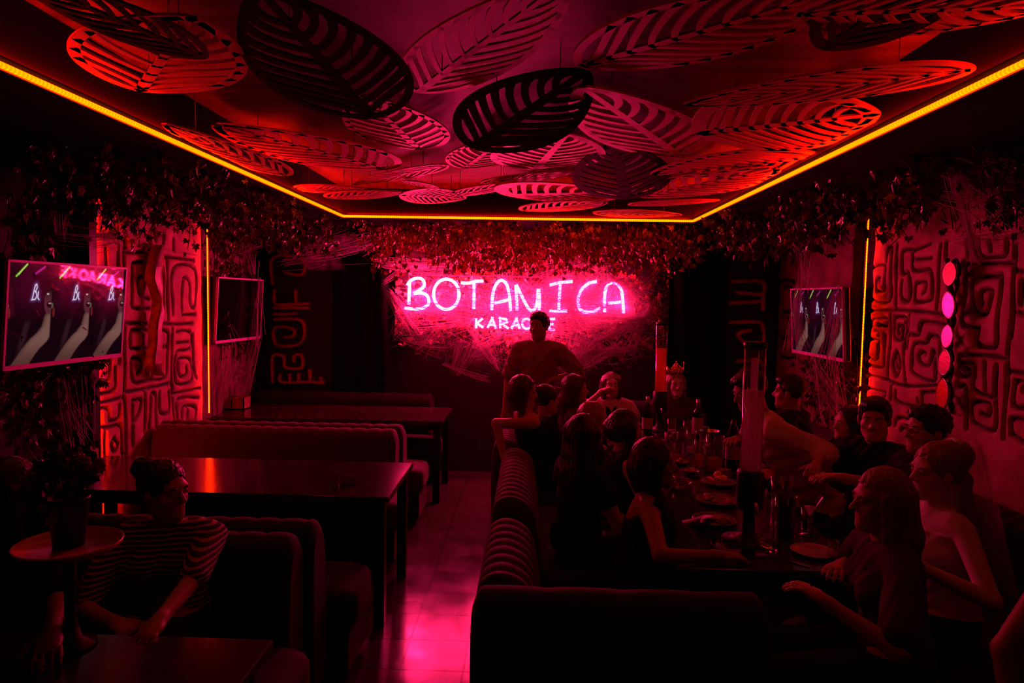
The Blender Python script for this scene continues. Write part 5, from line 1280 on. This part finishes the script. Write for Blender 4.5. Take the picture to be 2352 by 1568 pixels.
def person(label, head, Y, face, look=0.0, pitch=0.0, tilt=0.0, lean=.08, side=0.0, twist=0.0, sex='f', pose='sit', hands=None, hair=None, top=None, sleeve=0.0, strap=None, skin_c='fair', pants=(.02, .015, .02), res=.010, eyes=True, hip_z=.565, dress=False, size=1.0, wide=1.0, back=0.0, extra=None, group=None):
    """head: pixel of the head's centre at distance Y; face: way the body faces, degrees (0 away, 90 to -x, 180 to the viewer)"""
    fz = math.radians(face); Rw = rotz(fz); hc_w = at(head[0], head[1], Y)
    w = (.92 if sex == 'f' else 1.04) * wide
    if pose == 'stand': hip_z = .93 * size
    # spine
    t = unit([math.sin(side), math.sin(lean), math.cos(lean) * math.cos(side)])
    Rh = rotz(math.radians(look)) @ rotx(pitch) @ roty(tilt)
    hup = unit(t * .45 + np.array([0, 0, .55])); 
    S = 1.0
    for _ in range(3):
        p0 = np.array([0, 0, hip_z]); nb = p0 + t * .485 * S; hc = nb + hup * .155 + np.array([0, .012, 0]); S *= 1 + (hc_w[2] - hc[2]) / (.485 * S * t[2])
    loc = hc_w - Rw @ hc; loc[2] = 0
    inv = lambda p: Rw.T @ (np.array(p) - loc)
    sx = rotz(math.radians(twist)) @ np.array([1., 0, 0]); sx = unit(sx - sx.dot(t) * t); fy = np.cross(t, sx) * 1.0
    TR = np.stack([sx, fy, t], 1)
    B = {}
    ch = p0 + t * .32 * S; sh_ = p0 + t * .44 * S
    torso = [('e', p0 + t * .02, (.165 * w * (1.04 if sex == 'f' else .95), .125 * w, .12), TR, .05), ('e', p0 + t * .17 * S, (.128 * w, .095 * w, .15 * S), TR, .06), ('e', ch, (.152 * w, .105 * w, .15 * S), TR, .06),
             ('c', sh_ - sx * .12 * w, sh_ + sx * .12 * w, .062 * w, .062 * w, .05)]
    if sex == 'f':
        for q in (-1, 1): torso.append(('e', ch + fy * .075 + sx * q * .065 - t * .01, (.056, .052, .058), TR, .035))
    else: torso.append(('e', ch + fy * .04 + t * .05, (.13, .06, .075), TR, .05))
    neck = [('c', nb - t * .05 * S, hc - hup * .06 - np.array([0, .02, 0]), .056 * w, .050 * w, .03)]
    H = lambda *p: hc + Rh @ (np.array(p) * hs)
    hs = .96 if sex == 'f' else 1.02
    hd = [('e', H(0, -.012, .028), np.array((.074, .093, .086)) * hs, Rh, .02), ('e', H(0, .022, -.045), np.array((.058, .066, .070)) * hs, Rh, .03), ('e', H(0, .070, -.092), np.array((.022, .018, .018)) * hs, Rh, .025),
          ('c', H(-.045, -.002, -.07), H(-.012, .06, -.095), .018, .016, .03), ('c', H(.045, -.002, -.07), H(.012, .06, -.095), .018, .016, .03),
          ('c', H(-.036, .070, .022), H(.036, .070, .022), .015, .015, .015), ('e', H(-.042, .055, -.028), np.array((.02, .02, .018)) * hs, Rh, .02), ('e', H(.042, .055, -.028), np.array((.02, .02, .018)) * hs, Rh, .02),
          ('e', H(-.031, .090, .004), np.array((.017, .016, .0125)) * hs, Rh, .010, 'cut'), ('e', H(.031, .090, .004), np.array((.017, .016, .0125)) * hs, Rh, .010, 'cut'),
          ('c', H(0, .078, .012), H(0, .106, -.026), .0085, .0115, .010), ('e', H(-.012, .092, -.032), np.array((.009, .011, .008)) * hs, Rh, .006), ('e', H(.012, .092, -.032), np.array((.009, .011, .008)) * hs, Rh, .006),
          ('c', H(-.021, .079, -.058), H(.021, .079, -.058), .0075, .0075, .008), ('c', H(-.017, .077, -.070), H(.017, .077, -.070), .0075, .0075, .008), ('e', H(0, .094, -.064), np.array((.024, .010, .0022)) * hs, Rh, .004, 'cut'),
          ('e', H(-.075, -.006, -.008), np.array((.011, .022, .031)) * hs, Rh @ rotz(.35), .008), ('e', H(.075, -.006, -.008), np.array((.011, .022, .031)) * hs, Rh @ rotz(-.35), .008)]
    legs = []
    if pose == 'sit':
        for q in (-1, 1):
            hj = p0 + np.array([q * .085, .02, -.02]); kn = np.array([q * .11, .43, hip_z - .05]); an = np.array([q * .11, .42, .09])
            if hip_z > .5 and kn[2] - an[2] > .46: kn[2] = an[2] + .45
            legs += [('c', hj, kn, .082, .058, .04), ('c', kn, an, .054, .036, .02), ('c', an + np.array([0, -.03, -.035]), an + np.array([q * .02, .15, -.055]), .036, .026, .02)]
    else:
        for q in (-1, 1):
            hj = p0 + np.array([q * .085, 0, -.03]); kn = np.array([q * .10, .03, .50 * size]); an = np.array([q * .11, 0, .09])
            legs += [('c', hj, kn, .085, .058, .04), ('c', kn, an, .055, .038, .02), ('c', an + np.array([0, -.04, -.035]), an + np.array([q * .03, .16, -.055]), .036, .026, .02)]
    ua, fa, hp = [], [], []
    if hands is None: hands = {}
    WR = {}
    for q, nm in ((1, 'R'), (-1, 'L')):
        sh = sh_ + sx * q * .178 * w - t * .012; h = hands.get(nm)
        if h is None:
            tgt = np.array([q * .14, .30, hip_z + .07]) if pose == 'sit' else np.array([q * .26, .04, hip_z - .12]); hint = (q * .8, -.6, -.5); cu = .35; hdir = None
        else:
            tgt = inv(h[0]); hint = Rw.T @ np.array(h[1], float) if h[1] is not None else (q * .8, -.5, -.6); cu = h[2] if len(h) > 2 else .4; hdir = Rw.T @ np.array(h[3], float) if len(h) > 3 else None
        l1, l2 = .285 * (.95 if sex == 'f' else 1.05), .255 * (.95 if sex == 'f' else 1.05)
        el, wr = ik(sh, tgt, l1, l2, hint)
        ua.append(('c', sh, el, .047 * w, .037 * w, .035)); fa.append(('c', el, wr, .038 * w, .025 * w, .012))
        dd = unit(wr - el) if hdir is None else unit(unit(wr - el) * .3 + unit(hdir))
        up = np.array([0, 0, 1.]); bn = unit(up - up.dot(dd) * dd) if abs(dd[2]) < .93 else unit(fy - fy.dot(dd) * dd)
        sd = np.cross(dd, bn); sd = sd if sd.dot(sx) * -q > 0 else -sd
        hp += hand_prims(wr, dd, bn, sd, cu); WR[nm] = (wr, dd, bn, sd, el, sh)
    allp = torso + neck + ua + fa + legs
    pts = np.array([p[1] for p in allp + hp] + [p[2] for p in allp + hp if p[0] == 'c'] + [hc])
    lo, hi = pts.min(0) - .24, pts.max(0) + .24; lo[2] = max(lo[2], -.0)
    F = Field(lo, hi, res)
    for p in legs + torso + neck + ua + fa: F.prim(p)
    for p in hd: F.prim(p)
    for p in hp: F.prim(p)
    V, Q = F.mesh()
    root = thing('person', label, 'person', loc, fz, group)
    raw_mesh('body', V, Q, skin(skin_c, dict(fair=(.62, .36, .30), tan=(.42, .22, .17), pale=(.75, .48, .42))[skin_c]), root)
    def garment(nm, prims, grow, m, cutz=None, low=None, fold=.004, kk=None):
        G = Field(lo - .02, hi + .02, res * 1.1)
        for p in prims: G.prim(p, grow, kk)
        ax = [G.lo[k] + G.res * np.arange(G.n[k]) for k in range(3)]; X = np.stack(np.meshgrid(*ax, indexing='ij'), -1)
        if fold: G.f += (fold * np.sin(X[..., 2] * 61 + 9 * np.sin(X[..., 0] * 11) + X[..., 1] * 23) * np.sin(X[..., 0] * 31 + X[..., 2] * 17)).astype(np.float32)
        hgt = (X - p0) @ t if nm != 'trousers' else X[..., 2] - p0[2]
        if cutz is not None: G.f = np.maximum(G.f, (hgt - cutz - (back * ((X - p0) @ fy) if nm != 'trousers' else 0)).astype(np.float32))
        if low is not None: G.f = np.maximum(G.f, (low - hgt).astype(np.float32))
        v, qd = G.mesh()
        return raw_mesh(nm, v, qd, m, root) if len(v) else None
    if top is not None:
        pr = list(torso)
        if sleeve > 0:
            for a in ua: pr.append(('c', a[1], np.array(a[1]) + (np.array(a[2]) - a[1]) * min(1, sleeve), a[3] + .006, a[3] + (a[4] - a[3]) * min(1, sleeve) + (.020 if sleeve < .9 else .004), .03))
            if sleeve > 1:
                for a in fa: pr.append(('c', a[1], np.array(a[1]) + (np.array(a[2]) - a[1]) * (sleeve - 1), a[3] + .004, a[3] + (a[4] - a[3]) * (sleeve - 1) + .008, .02))
        garment('dress' if dress else 'shirt', pr + ([p for p in legs if p[3] > .08] if dress else []), .013 if sex == 'f' else .020, top, strap, None if dress else -.11, .004 if sex == 'f' else .008)
    if pants is not None and not dress: garment('trousers', [torso[0]] + [p for i, p in enumerate(legs) if i % 3 < 2], .011, cloth('trousers_%.2f' % pants[0], pants), .05, None)
    # face details
    if eyes:
        for q in (-1, 1):
            e = MB().ball(H(q * .031, .0775, .004), (.0115 * hs,) * 3, 12, 8).build('eye', EYE_W, root); MB().ball(H(q * .031, .0862, .004), (.0046, .0046, .0055), 8, 6).build('iris', EYE_D, e)
            MB().tube([H(q * .016, .0885, .021), H(q * .031, .0895, .027), H(q * .049, .078, .022)], [.0028, .0034, .0016], 6).build('eyebrow', hair[1] if hair else M['black'], root)
    # hair
    if hair:
        st, hm = hair[0], hair[1]; ln = hair[2] if len(hair) > 2 else .0
        hr = res * .85
        G = Field(np.minimum(H(0, 0, 0) - .28, H(0, 0, 0) - np.array([.2, .3, ln + .2])), H(0, 0, 0) + .28, hr)
        G.prim(('e', H(0, -.020, .036), np.array((.086, .098, .092)) * hs, Rh, .02))
        if st in ('long', 'bob', 'half'):
            dn = unit(np.array([0, 0, -1.]) * .8 - t * .25)
            b0 = H(0, -.05, .0); off = Rh @ np.array([0, -.03, 0])
            for q, wd in ((-.052, .050), (0, .055), (.052, .050)):
                a = H(q, -.055, .02); m1 = a + dn * ln * .4 + off * .6; e1 = a + dn * ln + off * .9 + np.array([q * .3, 0, 0])
                G.prim(('c', a, m1, wd, wd * .98, .03)); G.prim(('c', m1, e1, wd * .98, wd * .55, .03))
            for q in (-1, 1):
                G.prim(('c', H(q * .068, .012, .02), H(q * .072, -.01, -.13) + dn * min(ln, .18) * .5, .028, .024, .02))
        if st == 'bun': G.prim(('e', H(0, -.115, .075), (.048, .046, .046), None, .012))
        if st == 'updo': G.prim(('e', H(0, -.09, .07), (.075, .065, .06), None, .03)); G.prim(('e', H(0, -.07, .0), (.06, .05, .06), None, .03))
        if st == 'pony': G.prim(('c', H(0, -.10, .04), H(0, -.15, -.06), .036, .034, .02)); G.prim(('c', H(0, -.15, -.06), H(0, -.15, -.06) - np.array([0, .02, ln]), .034, .018, .02))
        if st == 'short' or st == 'curly': G.prim(('e', H(0, .022, .085), np.array((.070, .070, .034)) * hs, Rh, .02))
        sl, X = G.sub(G.lo, G.lo + G.res * (G.n - 1)); Z = (X - hc) @ Rh
        a_ = np.arctan2(Z[..., 0], -Z[..., 1] + .02)
        if st == 'curly': G.f += (.009 * np.sin(Z[..., 0] * 160) * np.sin(Z[..., 1] * 150 + 1) * np.sin(Z[..., 2] * 155)).astype(np.float32)
        else: G.f += (.0028 * np.sin(a_ * 34 + Z[..., 2] * 25) + .002 * np.sin(a_ * 71 + Z[..., 2] * 40)).astype(np.float32)
        for c, r in (((0, .105, -.045), (.078, .085, .098)), ((0, .10, .02), (.060, .060, .045))): G.prim(('e', H(*c), np.array(r) * hs, Rh, .012, 'cut'))
        if st in ('short', 'bun', 'updo', 'curly', 'pony'):
            nk = -.062 if st in ('short', 'curly') else -.075
            G.f = np.maximum(G.f, np.where(np.linalg.norm(X - H(0, -.1, .03), axis=-1) < .0, -1, (nk - Z[..., 2] - .35 * np.minimum(Z[..., 1], .02) * 1.0)).astype(np.float32)) if st in ('short', 'curly') else G.f
        v, qd = G.mesh(); raw_mesh('hair', v, qd, hm, root)
    if extra: extra(root, H, Rh, hs, WR, inv, dict(nb=nb, sh=sh_, sx=sx, fy=fy, t=t, ch=ch))
    return root
HD = hair_mat('dark', (.02, .012, .012)); HB = hair_mat('brown', (.07, .035, .025)); HBL = hair_mat('blonde', (.32, .20, .12))
BLK = cloth('black', (.012, .010, .012)); WHT = cloth('pale', (.80, .70, .72)); GRY = cloth('grey', (.14, .09, .10)); RED = cloth('wine', (.10, .03, .04))
W3 = lambda x, y, Y: at(x, y, Y)
def watch(root, H, Rh, hs, WR, inv, B):
    w, d, n, s, el, sh = WR['L']; MB().tube([w - d * .02 + .030 * (math.cos(a) * n + math.sin(a) * s) for a in [k * .5236 for k in range(12)]], .006, 6, closed=True).build('wristwatch', M['steel'], root)
def collar(root, H, Rh, hs, WR, inv, B, m=None):
    if m is None: watch(root, H, Rh, hs, WR, inv, B)
    c = B['nb'] - B['t'] * .015; mb = MB(); P = []
    for k in range(25):
        a = 2 * math.pi * k / 24; u = math.cos(a) * B['sx'] * .070 + math.sin(a) * B['fy'] * .068; P.append([c + u * 1.08 - B['t'] * .03, c + u, c + u * 1.0 + B['t'] * .02, c + u * 1.22 - B['t'] * .022])
    mb.grid(P).build('collar', m or SHIRT, root)
SHIRT = cloth('polo', (.30, .18, .19))
person('person in a short-sleeved collared shirt standing silhouetted before the neon word', (1238, 749), 5.98, 172, look=-18, sex='m', pose='stand', lean=.02, hair=('short', HD), top=SHIRT, sleeve=.72, skin_c='tan', pants=(.02, .015, .02), wide=.98, twist=-6,
       hands={'R': (W3(1157, 958, 5.95), (-1, .2, 0), .5), 'L': (W3(1276, 868, 5.89), (1, .7, .5), .9, (-1, -.2, -.5))}, extra=collar, res=.011)
# aisle side of the table, facing +x
person('person with lit tousled hair resting an arm on the aisle banquette back', (1203, 898), 4.95, -70, look=-20, pitch=-.1, lean=-.30, hair=('half', HB, .14), top=BLK, strap=.42, hands={'R': (W3(1158, 1050, 4.72), (-.9, -.2, -.3), .4)}, res=.011)
person('person in black leaning close to the one with lit tousled hair', (1256, 918), 5.12, -75, look=15, hair=('bun', HD), top=BLK, sleeve=1.6, lean=.02, res=.012)
person('person with long hair and lit crown of the head between standing person and headband wearer', (1322, 893), 5.4, -85, look=-5, hair=('long', HB, .26), top=RED, sleeve=.5, lean=.06, res=.011)
def headband(root, H, Rh, hs, WR, inv, B):
    P = []
    for k in range(33):
        a = 2 * math.pi * k / 32; x, y = .090 * math.sin(a), -.016 + .107 * math.cos(a)
        P.append([H(x, y, .046 + .25 * y + .0), H(x * 1.03, y * 1.03, .066 + .25 * y), H(x * .97, y * .97, .088 + .25 * y)])
    MB().grid(P).build('headband', WHT, root)
    w, d, n, s, el, sh = WR['R']
def scarf(root, H, Rh, hs, WR, inv, B):
    headband(root, H, Rh, hs, WR, inv, B)
    for q in (-1, 1): MB().tube([B['nb'] + B['sx'] * q * .07, B['nb'] + B['fy'] * .085 - B['t'] * .06 + B['sx'] * q * .035, B['ch'] + B['fy'] * .15 + B['sx'] * q * .02 + B['t'] * .02, B['ch'] + B['fy'] * .14 + B['sx'] * q * .045 - B['t'] * .10], [.022, .026, .026, .016], 8).build('scarf_end', BLK, root)
DRINK = W3(1390, 893, 6.14)
person('person in a pale headband drinking from a glass at the far end of the table', (1404, 884), 6.32, 178, look=4, pitch=.05, hair=('half', HB, .16), top=WHT, sleeve=.35, pants=(.02, .015, .02), hands={'R': (DRINK + np.array([-.03, .035, -.03]), (-.8, -.5, -.6), .75, (.8, -.3, .4))}, extra=scarf, res=.009)
person('person whose lit brown hair rises behind the long-haired one in black', (1364, 962), 4.6, -88, look=0, hair=('bob', HBL, .12), top=BLK, sleeve=.8, res=.012)
person('person seen from behind with very long straight dark hair at the table', (1345, 1000), 3.62, -62, look=10, hair=('long', HD, .52), top=BLK, sleeve=.3, res=.010)
def necklace(root, H, Rh, hs, WR, inv, B):
    c = B['nb'] - B['t'] * .03
    for k in range(18):
        a = 2 * math.pi * k / 18; MB().ball(c + B['sx'] * .078 * math.cos(a) + B['fy'] * (.072 * math.sin(a)) - B['t'] * .02 * math.sin(a), (.007,) * 3, 8, 6).build('bead', M['steel'], root)
person('person with dark round hair and a bead necklace over bare shoulders', (1437, 984), 4.12, -80, look=8, hair=('half', HD, .06), top=BLK, strap=.41, extra=necklace, res=.010)
person('bare-armed person with a dark bun in profile, forearm laid on the table', (1505, 1062), 3.2, -98, look=4, hair=('half', HD, .12), top=BLK, strap=.37, back=1.3, lean=.10, hands={'R': (np.array([.80, 2.83, .785]), (-.3, -.9, -.3), .25), 'L': (np.array([.86, 3.25, .80]), (-.2, .7, -.5), .4)}, res=.009, skin_c='tan')
def crown(root, H, Rh, hs, WR, inv, B):
    pts = []; P = []
    for k in range(49):
        a = 2 * math.pi * k / 48; r = .080; top = .045 + .05 * abs(math.cos(a * 2.5 + .3)) ** 2
        x, y = r * math.sin(a), -.02 + r * math.cos(a); P.append([H(x, y, .088), H(x * 1.06, y * 1.06, .088 + .018), H(x * 1.15, y * 1.15, .088 + top)])
    c = MB().grid(P).build('crown', M['gold'], root)
    md = c.modifiers.new('thick', 'SOLIDIFY'); md.thickness = .002
    for k in range(5):
        a = 2 * math.pi * (k / 5) - .12 + .0; MB().ball(H(.092 * math.sin(a), -.02 + .092 * math.cos(a), .188), (.009,) * 3, 8, 6).build('crown_bead', M['gold'], c)
person('smiling person in a gold crown beside the orange drink tower', (1552, 880), 6.2, 165, look=18, pitch=-.05, tilt=.1, hair=('long', HBL, .22), top=RED, sleeve=.5, extra=crown, res=.009, skin_c='pale')
# wall side of the table, facing -x
person('person in a pale shirt leaning over the table behind the tall clear tower', (1722, 898), 4.2, 88, look=12, pitch=-.35, lean=.62, sex='m', hair=('short', HD), top=WHT, sleeve=1.3, skin_c='tan', hands={'L': (W3(1875, 1068, 3.72), (1, -.3, -.4), .4), 'R': (W3(1690, 1010, 4.4), (.3, .9, -.5), .4)}, extra=lambda *a: collar(*a, m=WHT), res=.010)
person('person in black seen from the back of the head beyond the pale shirt', (1812, 900), 4.95, 52, look=10, sex='m', hair=('short', HD), top=BLK, sleeve=.6, lean=.12, skin_c='tan', res=.012)
person('dim person with dark hair between the pale shirt and the grinning person', (1948, 972), 4.5, 95, look=5, hair=('long', HD, .2), top=BLK, sleeve=1.2, res=.012)
def teeth(root, H, Rh, hs, WR, inv, B):
    MB().tube([H(-.016, .088, -.0625), H(0, .0905, -.0655), H(.016, .088, -.0625)], .0028, 6).build('teeth', EYE_W, root)
person('grinning person in a black T-shirt reaching toward the table', (2008, 962), 3.92, 120, look=28, pitch=-.06, sex='m', hair=('short', HD), top=BLK, sleeve=.6, lean=.10, hands={'R': (W3(1882, 1092, 3.68), (-.2, .5, -.8), .5), 'L': (W3(1935, 1098, 3.55), (.5, -.8, -.5), .4)}, extra=teeth, res=.0085)
def glasses(root, H, Rh, hs, WR, inv, B):
    mb = MB()
    for q in (-1, 1):
        mb.tube([H(q * .033 + .021 * math.cos(a), .100, .002 + .018 * math.sin(a)) for a in [k * .5236 for k in range(12)]], .0018, 5, closed=True); mb.tube([H(q * .054, .098, .006), H(q * .080, .02, .010), H(q * .078, -.03, -.002)], .0018, 5)
    mb.tube([H(-.012, .102, .006), H(.012, .102, .006)], .0018, 5); mb.build('glasses', M['steel'], root)
person('person in glasses with dark curly hair in profile before the string of ovals', (2128, 988), 3.42, 92, look=5, sex='m', hair=('curly', HD), top=BLK, sleeve=1.2, lean=.12, extra=glasses, res=.009)
def veil(root, H, Rh, hs, WR, inv, B):
    P = []
    for i in range(25):
        u = i / 24; a = -1.9 + 3.8 * u; row = []
        for j in range(16):
            v = j / 15; r = .09 + .16 * v + .012 * math.sin(a * 9 + v * 4)
            row.append(H(0, -.06, .115) + Rh @ np.array([math.sin(a) * r * (.75 + .3 * v), -.05 - math.cos(a) * r * .55 - .03 * v, 0]) + np.array([0, 0, .03 - .62 * v ** 1.25]))
        P.append(row)
    MB().grid(P).build('bridal_veil', mat_translucent('veil_tulle', (.7, .6, .62), .16, (.95, .93, .94)), root)
    for q in (-1, 1): MB().tube([H(q * .079, .0, -.04), H(q * .082, .0, -.075)], [.004, .006], 6).build('earring', M['steel'], root)
    MB().ball(H(0, -.09, .12), (.05, .02, .02), 10, 6).build('veil_comb', WHT, root)
person('blonde bare-shouldered person in a bridal veil', (2148, 1082), 2.82, 92, look=4, pitch=-.04, hair=('updo', HBL), top=WHT, strap=.39, lean=.10, hands={'L': (W3(2110, 1300, 2.6), (.6, -.7, -.4), .3), 'R': (W3(2030, 1240, 3.0), (.3, .8, -.5), .4)}, extra=veil, res=.008, skin_c='pale')
person('long-haired person in profile in front of the bridal veil at the table corner', (2022, 1148), 2.48, 84, look=4, pitch=-.06, hair=('long', HBL, .34), top=RED, sleeve=.8, lean=.14, hands={'L': (W3(1900, 1385, 2.3), (.5, -.7, -.5), .4), 'R': (W3(1930, 1300, 2.66), (.2, .8, -.6), .35)}, res=.008)
person('person at the lower picture corner, only a bare shoulder in view', (2610, 1180), 1.75, 120, look=-30, hair=('long', HD, .3), top=RED, strap=.40, lean=.05, res=.011, eyes=False, hands={'R': (W3(2330, 1700, 1.9), (-.5, .5, -.6), .3)})
# booth side
STR = stripe_mat()
person('person in a striped jersey looking aside, hair tied in a bun', (378, 1126), 2.60, -172, look=62, pitch=-.04, lean=.0, hair=('bun', HD), top=STR, sleeve=.95, twist=8, hands={'R': (W3(262, 1430, 2.22), (-.8, -.1, -.5), .4), 'L': (W3(365, 1425, 2.16), (.8, .3, -.6), .35)}, res=.008)
person('dark person in black at the picture edge, hand on the near table', (0, 1130), 2.28, -140, look=-60, hair=('long', HD, .24), top=BLK, sleeve=1.1, lean=.06, hands={'L': (np.array([-1.37, 1.875, .775]), (.3, .3, -.5), .3), 'R': (np.array([-1.75, 1.95, .775]), (-.5, .3, -.5), .3)}, res=.010, skin_c='tan')
# the glass at the headband wearer's lips
t = thing('tumbler', 'small glass held to the mouth by the person in the headband', 'glass', DRINK + np.array([0.03, .0, -.05]))
MB().lathe([(.026, 0), (.033, .10)], n=16, cap=False).build('glass_wall', M['glass'], t); MB().lathe([(0, .004), (.025, .004), (.030, .05), (0, .05)], n=14).build('drink', mat_translucent('dark_beer', (.7, .2, .05), .6), t)
